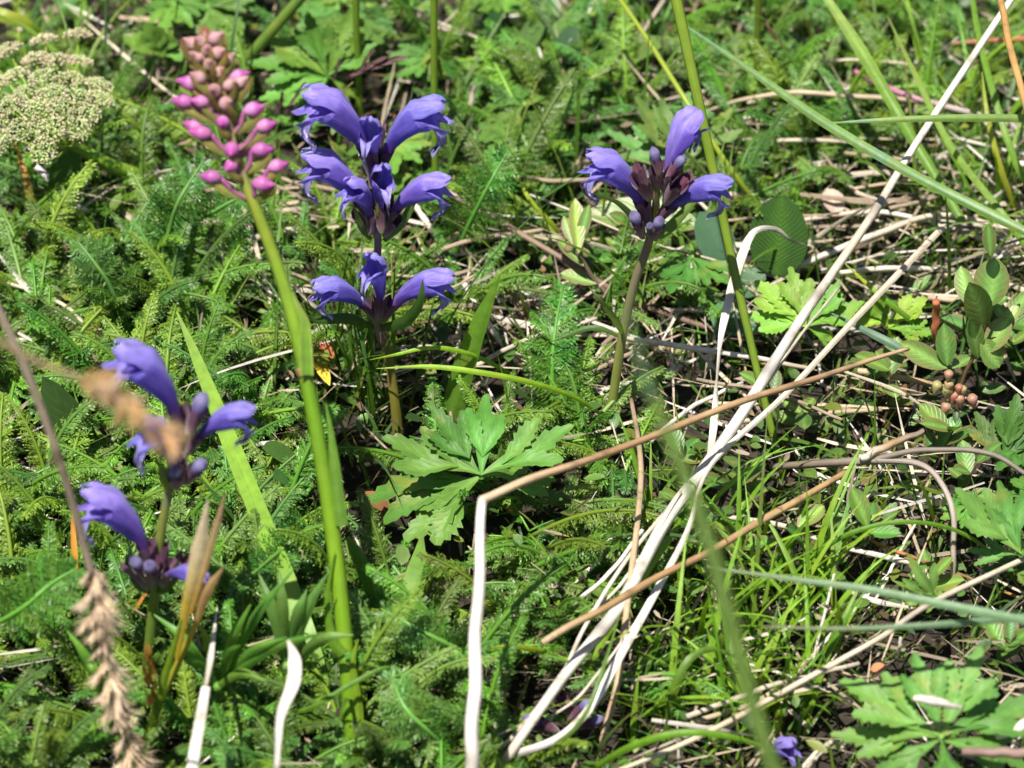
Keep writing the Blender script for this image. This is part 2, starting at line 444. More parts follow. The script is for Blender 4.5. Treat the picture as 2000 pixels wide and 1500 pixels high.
LAND = [((775, 850), 'the two-tiered violet flower'), ((1190, 820), 'the single violet flower'), ((300, 1400), 'the left violet flower'), ((690, 1480), 'the orchid foot'), ((570, 690), 'the orchid stem'),
        ((940, 960), 'the large toothed leaf'), ((1840, 1440), 'the blurred palmate leaf'), ((1570, 640), 'the lime green leaf'), ((120, 330), 'the umbel'), ((1510, 560), 'the dark clover leaf'), ((630, 150), 'the dark grass panicle'),
        ((1880, 800), 'the red-fruited shrub'), ((930, 1380), 'the white bent stalk'), ((1350, 960), 'the crossing white stalks'), ((1700, 420), 'the longest white stalk'), ((1690, 930), 'the forked grey stalk'),
        ((220, 1330), 'the woolly dry spike'), ((230, 790), 'the orange grass spike'), ((1140, 510), 'the budding twig'), ((1400, 380), 'the tall olive stem'), ((880, 780), 'the broad yellow-green blade'), ((1080, 800), 'the tall feathery leaf'),
        ((1110, 90), 'the grey oval leaves'), ((850, 330), 'the slender upright stem'), ((1700, 150), 'the pinkish dead stem'), ((1960, 150), 'the orange-brown stalk'), ((380, 440), 'the dull lying straw'), ((40, 650), 'the brown spike stalk'),
        ((1110, 1450), 'the half-hidden violet plant'), ((420, 1360), 'the narrow-leaved plant'), ((1750, 1150), 'the level grey-green blades'), ((140, 620), 'the silver-green feathery leaf'), ((130, 470), 'the blunt dark leaf'),
        ((80, 1240), 'the bent tan straw'), ((470, 930), 'the long pale blade'), ((640, 1080), 'the grey woody stick'), ((540, 1230), 'the maroon bud'), ((560, 1400), 'the round-tipped white leaf'), ((330, 1060), 'the golden sedge'),
        ((130, 380), 'the white weathered stick'), ((1430, 1250), 'the foreground green blade'), ((1500, 1380), 'the grey-tan straw'), ((1140, 1210), 'the tan cut stalk'), ((800, 1280), 'the flat feathery leaf'), ((300, 140), 'the pale lobed leaf'), ((1245, 1000), 'the thin brown stalk'),
        ((1950, 1080), 'the hairy leaf'), ((1330, 340), 'the grey-green toothed leaf'), ((1800, 300), 'the diagonal grey-green leaf'), ((1830, 660), 'the brick-red stub'), ((1250, 620), 'the brown ridged stick'), ((20, 60), 'the wide yellow-green leaf'), ((1310, 1400), 'the bent hooking blade'), ((1560, 1150), 'the thin green arch'), ((1230, 1150), 'the blade along the white stalk'), ((1340, 1460), 'the low arching blade'), ((1500, 1480), 'the low violet bloom')]
LANDP = [(H(*p), n) for p, n in LAND]
def near(x, y):
    """The two landmarks a small plant grows nearest to."""
    q = sorted(LANDP, key=lambda l: (l[0] - Vector((x, y, 0))).length)[:2]
    return ' and '.join(sorted(n for _, n in q))

# ------------------------------------------------------------------ ground layers (nobody could count them)
XR = (-.30, .30); YR = (-.33, .40)
def blades(name, label, cat, N, keep, length, width, lean, bend, cols, mat, seg=6, flat=False, fold=.2, z0=-.003):
    """Many blades of grass in one mesh."""
    x = NR.uniform(*XR, N); y = NR.uniform(*YR, N)
    kp = keep(x, y) > NR.random(N)
    x, y = x[kp], y[kp]; N = len(x)
    L = NR.uniform(*length, N) * NR.uniform(.7, 1.1, N); W = NR.uniform(*width, N); phi = NR.uniform(0, math.tau, N)
    th = NR.uniform(*lean, N); bd = NR.uniform(*bend, N)
    s = np.linspace(0, 1, seg + 1)
    ang = th[:, None] + bd[:, None] * s[None] ** 1.3
    ds = L[:, None] / seg
    hx = np.concatenate([np.zeros((N, 1)), np.cumsum(np.sin(ang[:, :-1]) * ds, 1)], 1)
    hz = np.concatenate([np.zeros((N, 1)), np.cumsum(np.cos(ang[:, :-1]) * ds, 1)], 1)
    hz = np.maximum(hz, .001 + 0 * hz)
    X = x[:, None] + np.cos(phi)[:, None] * hx; Yy = y[:, None] + np.sin(phi)[:, None] * hx; Z = hz + (NR.uniform(.001, .018, N)[:, None] if flat else z0)
    bl = blocked(x, y, Z.max(1), X[:, -1], Yy[:, -1]) | blocked(x, y, Z[:, seg // 2], X[:, seg // 2], Yy[:, seg // 2])
    ok = ~bl
    X, Yy, Z, phi, W, L = X[ok], Yy[ok], Z[ok], phi[ok], W[ok], L[ok]; N = len(X)
    prof = (np.minimum(1, .55 + s * 1.6) * np.clip((1 - s) * 2.2, .02, 1) ** .8)
    tw = NR.uniform(-.9, .9, N)
    sx = -np.sin(phi) * np.cos(tw); sy = np.cos(phi) * np.cos(tw); sz = np.sin(tw)
    V = np.zeros((N, seg + 1, 3, 3)); hw = W[:, None] * prof[None] / 2
    for k, u in enumerate((-1, 0, 1)):
        V[:, :, k, 0] = X + u * hw * sx[:, None]; V[:, :, k, 1] = Yy + u * hw * sy[:, None]
        V[:, :, k, 2] = Z + u * hw * sz[:, None] + abs(u) * fold * hw
    C = np.array(cols)[NR.integers(0, len(cols), N)] * NR.uniform(.75, 1.25, (N, 1))
    tipc = np.where(NR.random((N, 1)) < .12, np.array([[.40, .26, .08]]), C)
    cc = C[:, None, None, :] * np.ones((1, seg + 1, 3, 1)); k = np.clip((s - .7) / .3, 0, 1)[None, :, None, None]
    cc = cc * (1 - k) + tipc[:, None, None, :] * k
    cc = np.concatenate([cc, np.ones_like(cc[..., :1])], -1)
    U = np.zeros_like(V); U[..., 0] = np.array([-1.5, 0, 1.5])[None, None, :] + NR.uniform(0, 40, N)[:, None, None]; U[..., 1] = (s[None, :, None] * L[:, None, None]) * 25
    b = (np.arange(N) * (seg + 1) * 3)[:, None, None] + (np.arange(seg) * 3)[None, :, None] + np.arange(2)[None, None, :]
    F = np.stack([b, b + 1, b + 4, b + 3], -1).reshape(-1, 4)
    o = bpy.data.objects.new(name, mesh_from(name, V.reshape(-1, 3), F, cc.reshape(-1, 4), U.reshape(-1, 3), mat))
    COL.objects.link(o); tag(o, label, cat, kind='stuff'); return o

def ground_layers():
    blades('leaf_litter', 'broken brown leaf scraps lying on the dark soil', 'litter', 9000, lambda x, y: np.full(len(x), .9), (.003, .010), (.0005, .0019), (1.2, 1.6), (-.3, .5),
           [(.12, .075, .045), (.05, .032, .02), (.22, .16, .11), (.08, .05, .03), (.34, .28, .21)], M_STRAW, seg=2, flat=True)
    blades('straw_litter', 'thin bleached straw lying criss-cross between the green plants', 'straw', 7500, lambda x, y: .24 + .7 * zone('straw', x, y), (.012, .07), (.0004, .0013), (1.25, 1.58), (-.25, .3),
           [STRAW, WHITE, (.40, .32, .22), (.30, .24, .17), (.50, .40, .27)], M_STRAW, seg=6, flat=True)
    blades('short_grass', 'short fine green grass filling the gaps between the plants', 'grass', 26000, lambda x, y: .36 + .5 * zone('thin', x, y) + .3 * zone('bright', x, y) - .22 * zone('feather', x, y) + .05 * zone('straw', x, y),
           (.012, .042), (.0007, .0015), (.1, 1.1), (-.2, 1.2), [GREEN, (.05, .14, .03), (.09, .21, .04), (.10, .17, .03), (.04, .11, .04)], M_GRASS, seg=5)
    blades('tall_grass', 'thin arching green grass blades rising above the low leaves', 'grass', 4200, lambda x, y: .10 + .75 * zone('thin', x, y) + .3 * zone('bright', x, y) + .2 * zone('straw', x, y),
           (.035, .085), (.0008, .0019), (.05, .8), (.1, 1.6), [GREEN, (.09, .21, .04), (.12, .25, .05), (.13, .22, .05), (.06, .15, .06)], M_GRASS, seg=9)
    # little round ground leaves
    N = 7000; x = NR.uniform(*XR, N); y = NR.uniform(*YR, N)
    kp = (.45 + .6 * zone('shrub', x, y)) > NR.random(N); x, y = x[kp], y[kp]; N = len(x)
    z = NR.uniform(.003, .020, N); a = NR.uniform(0, math.tau, N); Ls = NR.uniform(.003, .008, N); Wd = Ls * NR.uniform(.4, .75, N); el = NR.uniform(-.3, .9, N)
    ax = np.stack([np.cos(a) * np.cos(el), np.sin(a) * np.cos(el), np.sin(el)], 1); sd = np.stack([-np.sin(a), np.cos(a), NR.uniform(-.4, .4, N)], 1); up = np.cross(ax, sd)
    V = []; U = []
    for t, wv in ((0, .05), (.25, .75), (.55, 1.), (.82, .7), (1, .06)):
        for u in (-1, 0, 1):
            V.append(np.stack([x, y, z], 1) + ax * (t * Ls)[:, None] + sd * (u * wv * Wd / 2)[:, None] + up * (abs(u) * .22 * wv * Wd / 2 - .15 * t * t * Ls)[:, None])
            U.append(np.tile([[u, t, 0]], (N, 1)))
    V = np.stack(V, 1); U = np.stack(U, 1)
    C = np.array([(.05, .13, .04), (.08, .19, .05), (.03, .08, .03), (.10, .20, .07), (.14, .20, .05), (.06, .14, .06)])[NR.integers(0, 6, N)] * NR.uniform(.7, 1.2, (N, 1))
    C = np.concatenate([np.repeat(C[:, None], 15, 1), np.ones((N, 15, 1))], -1)
    b = (np.arange(N) * 15)[:, None, None] + (np.arange(4) * 3)[None, :, None] + np.arange(2)[None, None]
    F = np.stack([b, b + 1, b + 4, b + 3], -1).reshape(-1, 4)
    o = bpy.data.objects.new('ground_cover', mesh_from('ground_cover', V.reshape(-1, 3), F, C.reshape(-1, 4), U.reshape(-1, 3), M_SHRUB))
    COL.objects.link(o); tag(o, 'tiny round green leaves creeping over the soil', 'ground cover', kind='stuff')
ground_layers()

# ------------------------------------------------------------------ feathery plants
def feather_mesh(L, npair, wmax, arch, seed, col, segw=.00056):
    r = random.Random(seed); mb = MB()
    def pos(t): return Vector((L * t * math.cos(arch * t * .5), 0, L * (math.sin(arch * .5) * .25 * math.sin(t * math.pi * .8) - .12 * t * t)))
    tube(mb, [pos(i / 6) for i in range(7)], [.0009, .0007, .00035], [mul(col, 1.5), col], n=12, seg=5)
    for i in range(npair):
        t = .14 + .86 * i / npair
        prof = wmax * (math.sin(math.pi * min(1, (t * .93 + .05)) ** .75) ** .8 + .04)
        p = pos(t); T = (pos(min(1, t + .02)) - pos(t - .02)).normalized()
        for s in (-1, 1):
            sd = Vector((0, s, 0)); up = T.cross(Vector((0, 1, 0))) * -1
            d = (sd * 1.0 + T * r.uniform(.35, .8) + up * r.uniform(-.1, 1.3)).normalized()
            ln = prof * r.uniform(.8, 1.15); q = max(3, int(ln / .0010))
            c0 = mul(col, r.uniform(.8, 1.2))
            for k in range(q + 1):
                f = (k + .3) / (q + .6); bp = p + d * (ln * f)
                for ss in ((-1, 1) if k < q else (0,)):
                    dd = (d * .9 + T * ss * r.uniform(.6, 1.0) + up * r.uniform(-.1, .9)).normalized()
                    l2 = r.uniform(.0014, .0025) * (1.15 - .5 * f); c = mul(c0, r.uniform(.75, 1.35))
                    sv = dd.cross(up + Vector((r.uniform(-.5, .5), r.uniform(-.5, .5), 0)))
                    sv = sv.normalized() * segw * .5 if sv.length > 1e-6 else Vector((0, segw * .5, 0))
                    a = mb.vert(bp, c, (0, 0)); b_ = mb.vert(bp + dd * l2 * .55 + sv, c, (1, .5)); e = mb.vert(bp + dd * l2, mul(c, 1.15), (0, 1)); g = mb.vert(bp + dd * l2 * .55 - sv, c, (-1, .5))
                    mb.f.append((a, b_, e, g))
            sv = d.cross(up).normalized() * .00022
            a = mb.vert(p - sv, c0); b_ = mb.vert(p + sv, c0); e = mb.vert(p + d * ln, c0); mb.f.append((a, b_, e))
    return mesh_from('feathery_leaf', mb.v, mb.f, mb.c, mb.u, M_FEATHER)
FE = [feather_mesh(R.uniform(.036, .058), 28, R.uniform(.0034, .0056), R.uniform(.5, 1.3), 100 + i,
                   [(.075, .19, .045), (.075, .20, .03), (.10, .21, .085), (.07, .175, .055), (.11, .24, .045), (.085, .20, .07), (.065, .16, .04), (.10, .22, .04)][i]) for i in range(8)]
def feathery_plants():
    step = .0172; n = 0
    for iy in range(int((YR[1] - YR[0]) / step)):
        for ix in range(int((XR[1] - XR[0]) / step)):
            x = XR[0] + (ix + R.uniform(.05, .95)) * step; y = YR[0] + (iy + R.uniform(.05, .95)) * step
            px, py = proj(x, y, 0.01)
            if px < -120 or px > 2120 or py < -140 or py > 1640: continue
            zf = float(zone('feather', x, y)) * 1.25
            if R.random() > zf * .85: continue
            t = None
            k = R.randint(6, 9); a0 = R.random() * 6.28
            for j in range(k):
                a = a0 + j / k * 6.28 + R.uniform(-.4, .4); el = R.uniform(.15, 1.15); sc = R.uniform(.6, 1.1)
                zz = R.uniform(.002, .010)
                me = R.choice(FE)
                tipx = x + math.cos(a) * .055 * sc * math.cos(el); tipy = y + math.sin(a) * .055 * sc * math.cos(el); tz = zz + .055 * sc * math.sin(el) * .9
                if bool(blocked(x, y, tz, tipx, tipy)):
                    el = R.uniform(.0, .15); sc *= .55
                    tipx = x + math.cos(a) * .055 * sc; tipy = y + math.sin(a) * .055 * sc
                    if bool(blocked(x, y, zz + .008, tipx, tipy)): continue
                if t is None: t = Thing('feathery_plant', 'feathery finely divided plant near ' + near(x, y), 'plant', (x, y, 0), 'feathery plants near ' + near(x, y))
                mat = Matrix.Translation((0, 0, zz)) @ Euler((R.uniform(-.35, .35), -el, a), 'XYZ').to_matrix().to_4x4() @ Matrix.Scale(sc, 4)
                t.inst('leaf', me, mat, local=True)
            n += 1
feathery_plants()
def feather_leaf(pts, label, npair=30, wpx=55, col=FEATH, group=None):
    """A single large feathery leaf along given points."""
    P = spline(pts, 24); T = tangents(P); L = sum((P[i + 1] - P[i]).length for i in range(23)); mb = MB(); r = R
    tube(mb, pts, [.0010, .0008, .0004], [mul(col, 1.7), mul(col, 1.2)], n=16, seg=6)
    th = Thing('feathery_leaf', label, 'leaf', pts[0], group); th.part('midrib', mb, M_STEM)
    wm = pxm(wpx, P[10])
    for i in range(npair):
        t = .18 + .82 * i / npair; k = min(int(t * 23), 22); p = P[k].lerp(P[k + 1], t * 23 - k); tt = T[k]
        sd = tt.cross(CF).normalized(); up = sd.cross(tt)
        for s in (-1, 1):
            mb = MB()
            ln = wm * (math.sin(math.pi * min(1, t * .9 + .08) ** .8) ** .8 + .06) * r.uniform(.85, 1.1)
            d = (sd * s + tt * r.uniform(.5, .8) - up * r.uniform(-.1, .5)).normalized(); q = max(3, int(ln / .0013)); c0 = mul(col, r.uniform(.85, 1.2))
            sv = d.cross(up).normalized() * .0003
            a = mb.vert(p - sv, c0); b_ = mb.vert(p + sv, c0); e = mb.vert(p + d * ln, c0); mb.f.append((a, b_, e))
            for k2 in range(q + 1):
                f = (k2 + .3) / (q + .6); bp = p + d * (ln * f)
                for ss in ((-1, 1) if k2 < q else (0,)):
                    dd = (d * .9 + tt * ss * r.uniform(.6, 1.) - up * r.uniform(-.3, .6)).normalized(); l2 = r.uniform(.002, .0033) * (1.15 - .5 * f); c = mul(c0, r.uniform(.8, 1.3))
                    s3 = dd.cross(up + Vector((r.uniform(-.4, .4), r.uniform(-.4, .4), 0))).normalized() * .00035
                    a = mb.vert(bp, c); b_ = mb.vert(bp + dd * l2 * .55 + s3, c); e = mb.vert(bp + dd * l2, c); g = mb.vert(bp + dd * l2 * .55 - s3, c); mb.f.append((a, b_, e, g))
            th.part('leaflet', mb, M_FEATHER)
feather_leaf([H(880, 520, 5), H(915, 440, 28), H(955, 360, 45), H(995, 290, 52)], 'upright feathery green leaf just right of the twin-tiered violet flower', 26, 62, (.055, .17, .04))
feather_leaf([H(1078, 850, 3), H(1078, 760, 22), H(1082, 660, 36), H(1100, 555, 44)], 'tall feathery leaf with pale midrib between the big toothed leaf and the single violet flower', 30, 62, (.06, .19, .04))
feather_leaf([H(690, 1010, 10), H(610, 1030, 30), H(530, 1090, 38), H(460, 1150, 40)], 'feathery leaf crossing in front of the orchid stem', 28, 55, (.055, .165, .045))
feather_leaf([H(960, 1290, 8), H(890, 1265, 26), H(820, 1230, 34), H(745, 1190, 36)], 'flat spreading feathery leaf with paired tufts left of the white folded stalk', 22, 60, (.07, .19, .055))
feather_leaf([H(900, 1480, 5), H(840, 1430, 22), H(790, 1380, 30), H(760, 1310, 33)], 'curved feathery leaf low beside the white folded stalk', 22, 62, (.075, .20, .06))
feather_leaf([H(-30, 1230, 40), H(40, 1190, 55), H(100, 1140, 62), H(150, 1110, 66)], 'out-of-focus feathery leaf beside the woolly dry spike', 24, 70, (.06, .19, .04))
feather_leaf([H(250, 660, 10), H(220, 570, 30), H(190, 520, 40), H(150, 470, 46)], 'feathery silver-green leaf above the left violet flower', 26, 55, (.06, .16, .06))
feather_leaf([H(300, 560, 10), H(330, 450, 30), H(350, 390, 42), H(400, 310, 50)], 'feathery leaf spreading below the orchid spike', 26, 58, (.055, .16, .05))
feather_leaf([H(330, 470, 12), H(390, 430, 30), H(440, 400, 38), H(490, 375, 42)], 'small feathery leaf touching the orchid stem under the spike', 20, 40, (.055, .16, .05))

# ------------------------------------------------------------------ violet dragonhead flowers
VIO = (.205, .145, .66); VIO_L = (.40, .35, .83); VIO_D = (.14, .08, .52); CAL = (.13, .045, .085); CALP = (.36, .24, .26)
def corolla_meshes(seed):
    """A two-lipped flower along +x, z up: throat tube with hood, and a three-lobed lower lip. Millimetres."""
    r = random.Random(seed); mb = MB(); ml = MB()
    P0, P1, P2 = Vector((0, 0, 0)), Vector((2.2, 0, 10)), Vector((10.5, 0, 18.0))
    na = 24; nv = 12
    def cen(v): return P0 * (1 - v) ** 2 + P1 * 2 * v * (1 - v) + P2 * v * v
    def tan(v): return ((P1 - P0) * (1 - v) + (P2 - P1) * v).normalized()
    def rad(v): return 1.25 + 3.45 * max(0, (v - .12) / .88) ** 1.25
    A = [i / na * math.tau for i in range(na)]
    def off(a, v, T, rr):
        N = Vector((-T.z, 0, T.x))                      # dorsal side
        if N.z < 0: N = -N
        return N * math.cos(a) * rr * 1.08 + Vector((0, 1, 0)) * math.sin(a) * rr * .92
    ph = r.random() * 9
    def wr(a, v): return 1 + .05 * math.sin(3 * a + v * 8 + ph) + .045 * math.sin(5 * a - v * 5 + ph * 2) + .03 * math.sin(9 * a + v * 11 + ph)
    rows = []
    for k in range(nv + 1):
        v = k / nv; T = tan(v); row = []
        for a in A:
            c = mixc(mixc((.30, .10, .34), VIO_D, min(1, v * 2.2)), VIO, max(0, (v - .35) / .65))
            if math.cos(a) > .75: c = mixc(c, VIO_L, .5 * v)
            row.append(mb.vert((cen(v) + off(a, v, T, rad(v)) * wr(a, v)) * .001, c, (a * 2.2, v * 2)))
        rows.append(row)
    for k in range(nv):
        for j in range(na): mb.f.append((rows[k][j], rows[k][(j + 1) % na], rows[k + 1][(j + 1) % na], rows[k + 1][j]))
    # hood
    lim = 80; idx = [j for j in range(-6, 7) if abs(j * 360 / na) <= lim]; prev = [rows[nv][j % na] for j in idx]
    T1 = tan(1); nh = 9; c0 = cen(1); pos = c0.copy(); rm = rad(1)
    for k in range(1, nh + 1):
        s = k / nh; phi = math.radians(lerp(44, 12, min(1, s * 1.5)) + 16 * max(0, s - .6)); d = Vector((math.cos(phi), 0, math.sin(phi))); pos = pos + d * (8.8 / nh)
        wdt = (1 - .12 * s) * (1 if s < .6 else math.sqrt(max(.05, 1 - ((s - .6) / .42) ** 2)))
        N = Vector((-d.z, 0, d.x)); row = []
        for j in idx:
            a = A[j % na]; a_ = a if a < 3 else a - math.tau; notch = -1.6 * math.exp(-a_ ** 2 / .06) * max(0, s - .7) / .3
            ht = rm * 1.08 * (.80 + .20 * (1 - s) + (math.cos(a) - 1) * (1 - .45 * s))        # the arch flattens towards the tip
            q = pos + d * notch + N * ht + Vector((0, math.sin(a) * rm * .95 * wdt, 0))
            q = q + N * (.5 * math.sin(a * 4 + s * 6 + ph) + .35 * math.sin(a * 7 - s * 9 + ph * 3) + .7 * s * s * math.sin(a * 3.3 + ph) + .5 * s * abs(math.sin(a)) ** 2) + d * (.7 * s * math.sin(a * 6 + ph * 2))
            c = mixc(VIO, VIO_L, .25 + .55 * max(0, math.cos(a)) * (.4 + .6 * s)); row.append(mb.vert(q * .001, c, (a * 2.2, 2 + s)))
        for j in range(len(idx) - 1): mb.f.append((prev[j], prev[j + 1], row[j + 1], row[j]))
        prev = row
    # lower lip
    idx = list(range(5, na - 4)); nl = 10; prev = None
    for k in range(nl + 1):
        s = k / nl; row = []
        for j in idx:
            a = A[j]; da = (a - math.pi); mid = math.exp(-(da / .66) ** 4); lat = math.exp(-((abs(da) - 1.26) / .34) ** 2)
            Lx = 10.2 * mid * (1 - .18 * math.exp(-da * da / .02)) + 8.6 * lat + .8
            base = cen(1) + off(a, 1, T1, rad(1)) * wr(a, 1)
            ph1 = math.radians(lerp(42, -78 * mid - 12 * lat, min(1, s * 1.25)))
            d = Vector((math.cos(ph1), 0, math.sin(ph1)))
            spread = math.copysign(1, da) * (3.8 * mid * min(1, abs(da) * 1.6) * math.sin(min(1, s * 1.15) * math.pi * .75) + 2.8 * lat * s - 1.2 * lat * s * s)
            curl = -2.2 * mid * max(0, s - .6) * 2.5
            q = base + d * Lx * s + Vector((curl, spread, .45 * math.sin(da * 9 + s * 7 + ph) * s + .35 * math.sin(da * 15 + ph) * s * s))
            wht = mid * min(1, s * 1.5 + .1) * (.85 if r.random() < .8 else .1)
            c = mixc(mixc(VIO, VIO_L, .45 * s), (.74, .72, .90), wht * .8)
            row.append(ml.vert(q * .001, c, (a * 2.2, 2 + s)))
        if prev:
            for j in range(len(idx) - 1): ml.f.append((prev[j], prev[j + 1], row[j + 1], row[j]))
        prev = row
    return mesh_from('corolla', mb.v, mb.f, mb.c, mb.u, M_PETAL), mesh_from('lower_lip', ml.v, ml.f, ml.c, ml.u, M_PETAL)
def calyx_mesh(seed, dark=1., short=1.):
    r = random.Random(seed); mb = MB(); na = 20; rows = []
    L = 11.5 * short
    for k in range(9):
        v = k / 8; row = []
        for j in range(na):
            a = j / na * math.tau; rr = (.9 + 1.75 * v ** .7) * (1 + .05 * (1 if j % 2 else -1))
            tooth = max(0, v - .72) / .28
            zt = v * L * .8 + tooth * (2.6 * abs(math.cos(a * 2.5)) ** .8 - .6); rr *= 1 + .12 * tooth
            c = mixc(CALP, CAL, min(1, .25 + v * 1.1)) if j % 2 else mixc(mul(CALP, .8), mul(CAL, .7), min(1, .35 + v))
            c = mul(c, dark)
            if v < .15: c = (.17, .17, .06)
            row.append(mb.vert(Vector((math.cos(a) * rr + v * v * 1.6, math.sin(a) * rr, zt)) * .001, c, (j, v * 2)))
        rows.append(row)
    for k in range(8):
        for j in range(na): mb.f.append((rows[k][j], rows[k][(j + 1) % na], rows[k + 1][(j + 1) % na], rows[k + 1][j]))
    return mesh_from('calyx', mb.v, mb.f, mb.c, mb.u, M_CALYX)
def bud_mesh(seed):
    mb = MB()
    c0 = (.16, .05, .12); c1 = (.17, .12, .32); c2 = (.27, .25, .44)
    tube(mb, [(0, 0, 0), (.0006, 0, .004), (.0016, 0, .008), (.0026, 0, .0105)], [.0014, .0021, .0026, .0027, .0017, .0003], [c0, c1, c2, c1], n=12, seg=12)
    return mesh_from('bud', mb.v, mb.f, mb.c, mb.u, M_PETAL)
COR = [corolla_meshes(i) for i in range(4)]; CALX = [calyx_mesh(i, d) for i, d in ((1, 1.), (2, .75), (3, 1.2))]; CAL_S = calyx_mesh(9, 1.15, .95); BUD = bud_mesh(1)
def flower(th, base, az, tilt=0., sc=1., var=0, cal=0, roll=0., lat=1.):
    """One open flower; az = direction it faces (degrees, 0 = right, -90 = to the camera), tilt leans it outwards."""
    m = Matrix.Translation(Vector(base) - th.base) @ Matrix.Rotation(math.radians(az), 4, 'Z') @ Matrix.Rotation(math.radians(tilt), 4, 'Y') @ Matrix.Rotation(math.radians(roll), 4, 'X') @ Matrix.Scale(sc, 4) @ Matrix.Diagonal((1, lat, 1, 1))
    c = th.inst('flower', COR[var % 4][0], m @ Matrix.Translation((.0012, 0, .0062)), local=True)
    th.inst('lower_lip', COR[var % 4][1], Matrix.Identity(4), parent=c)
    th.inst('calyx', CALX[cal % 3], Matrix.Translation((-.0012, 0, -.0062)), parent=c)
def side_flower(th, bpx, tpx, yy, az, var=0, cal=0, roll=0.):
    """A flower seen from the side, from the pixel of its calyx base to that of its hood's tip."""
    b = Y(*bpx, yy); k = b - CP; mpp = k.dot(CF) / FPX
    dx = (tpx[0] - bpx[0]) * mpp / max(.3, abs(math.cos(math.radians(az)))); dz = (bpx[1] - tpx[1]) * mpp / math.cos(PITCH)
    dz += math.sin(math.radians(az)) * abs(dx) * math.tan(PITCH) * .9     # facing the camera also lowers the tip in the picture
    th0 = math.atan2(32.0, 17.8); ln = math.hypot(32.0, 17.8) * .001
    ang = math.atan2(dz, abs(dx)); flower(th, b, az, math.degrees(th0 - ang), math.hypot(dx, dz) / ln, var, cal, roll)
def bud(th, base, az, tilt, sc=1., calx=True, open_=True):
    m = Matrix.Translation(Vector(base) - th.base) @ Matrix.Rotation(math.radians(az), 4, 'Z') @ Matrix.Rotation(math.radians(tilt), 4, 'Y') @ Matrix.Scale(sc * (.50 if open_ else .72), 4)
    if not open_: th.inst('calyx', CAL_S, m, local=True); return
    c = th.inst('bud', BUD, m @ Matrix.Translation((.0011, 0, .0062)) @ Matrix.Scale(.92, 4), local=True)
    th.inst('calyx', CAL_S, Matrix.Scale(1 / .92, 4) @ Matrix.Translation((-.0011, 0, -.0062)), parent=c)
def bract(th, pts, wpx, col=(.05, .11, .035), name='bract'):
    mb = MB(); wv = pxm(wpx, pts[0])
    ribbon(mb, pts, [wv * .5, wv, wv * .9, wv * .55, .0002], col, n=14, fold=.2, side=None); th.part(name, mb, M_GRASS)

def plant_center():
    y = Y_C; b = H(778, 860, -3)
    t = Thing('violet_flower_plant', 'tall violet two-lipped flowers in two tiers on one stem beside the pink orchid', 'flower', b)
    S = [b, Y(772, 790, y), Y(757, 690, y), Y(738, 640, y), Y(736, 560, y), Y(738, 470, y), Y(735, 380, y), Y(728, 300, y)]
    mb = MB(); tube(mb, S, [pxm(13, S[1]), pxm(10, S[1]), pxm(8, S[1]), pxm(8, S[1]), pxm(6, S[1])], [(.22, .26, .04), (.28, .26, .04), (.16, .10, .06), (.28, .17, .18), (.22, .12, .16), (.12, .14, .05), (.12, .14, .05)], n=40, seg=8, ribs=.12)
    t.part('stem', mb, M_STEM)
    f = y - .004
    side_flower(t, (726, 345), (607, 148), f, 192, 0, 1)
    side_flower(t, (742, 345), (862, 168), y, -12, 1, 1)
    flower(t, Y(726, 368, f - .002), -104, -26, .80, 2, 1)
    side_flower(t, (722, 440), (602, 278), f, 188, 3, 1)
    flower(t, Y(722, 458, f - .003), 215, -14, .72, 1, 2, 0)
    flower(t, Y(746, 455, f - .004), -72, -24, .80, 0, 0)
    side_flower(t, (752, 445), (878, 305), f, -16, 2, 1)
    side_flower(t, (733, 625), (618, 488), f, 205, 1, 0)
    flower(t, Y(738, 628, f - .003), 240, -24, .82, 3, 0)
    side_flower(t, (748, 628), (884, 493), f, -14, 0, 2)
    for px, py, az, ti in ((722, 455, 200, 14), (752, 462, -30, 14), (735, 462, -90, 8), (730, 400, 250, 4), (742, 395, -60, 6), (738, 300, 90, 8), (745, 440, 60, 16)):
        bud(t, Y(px, py, y + (.002 if az in (90, 60) else -.002)), az, ti, 1.25, open_=False)
    bract(t, [Y(735, 640, y), Y(680, 622, y - .004), Y(620, 625, y - .008), Y(595, 612, y - .01)], 22)
    bract(t, [Y(740, 642, y), Y(790, 628, y - .012), Y(820, 590, y - .016), Y(826, 545, y - .014)], 24)
    bract(t, [Y(750, 470, y), Y(785, 435, y + .004), Y(808, 392, y + .006), Y(824, 362, y + .006)], 18, (.09, .17, .06))
    bract(t, [Y(725, 468, y), Y(705, 440, y - .01), Y(690, 400, y - .014)], 16, (.08, .15, .05))
    bract(t, [Y(735, 470, y), Y(738, 430, y - .008), Y(735, 385, y - .008)], 11, (.13, .17, .06))
    bract(t, [Y(756, 680, y), Y(790, 690, y + .02), Y(830, 660, y + .03)], 14, (.07, .15, .045), 'leaf')
plant_center()

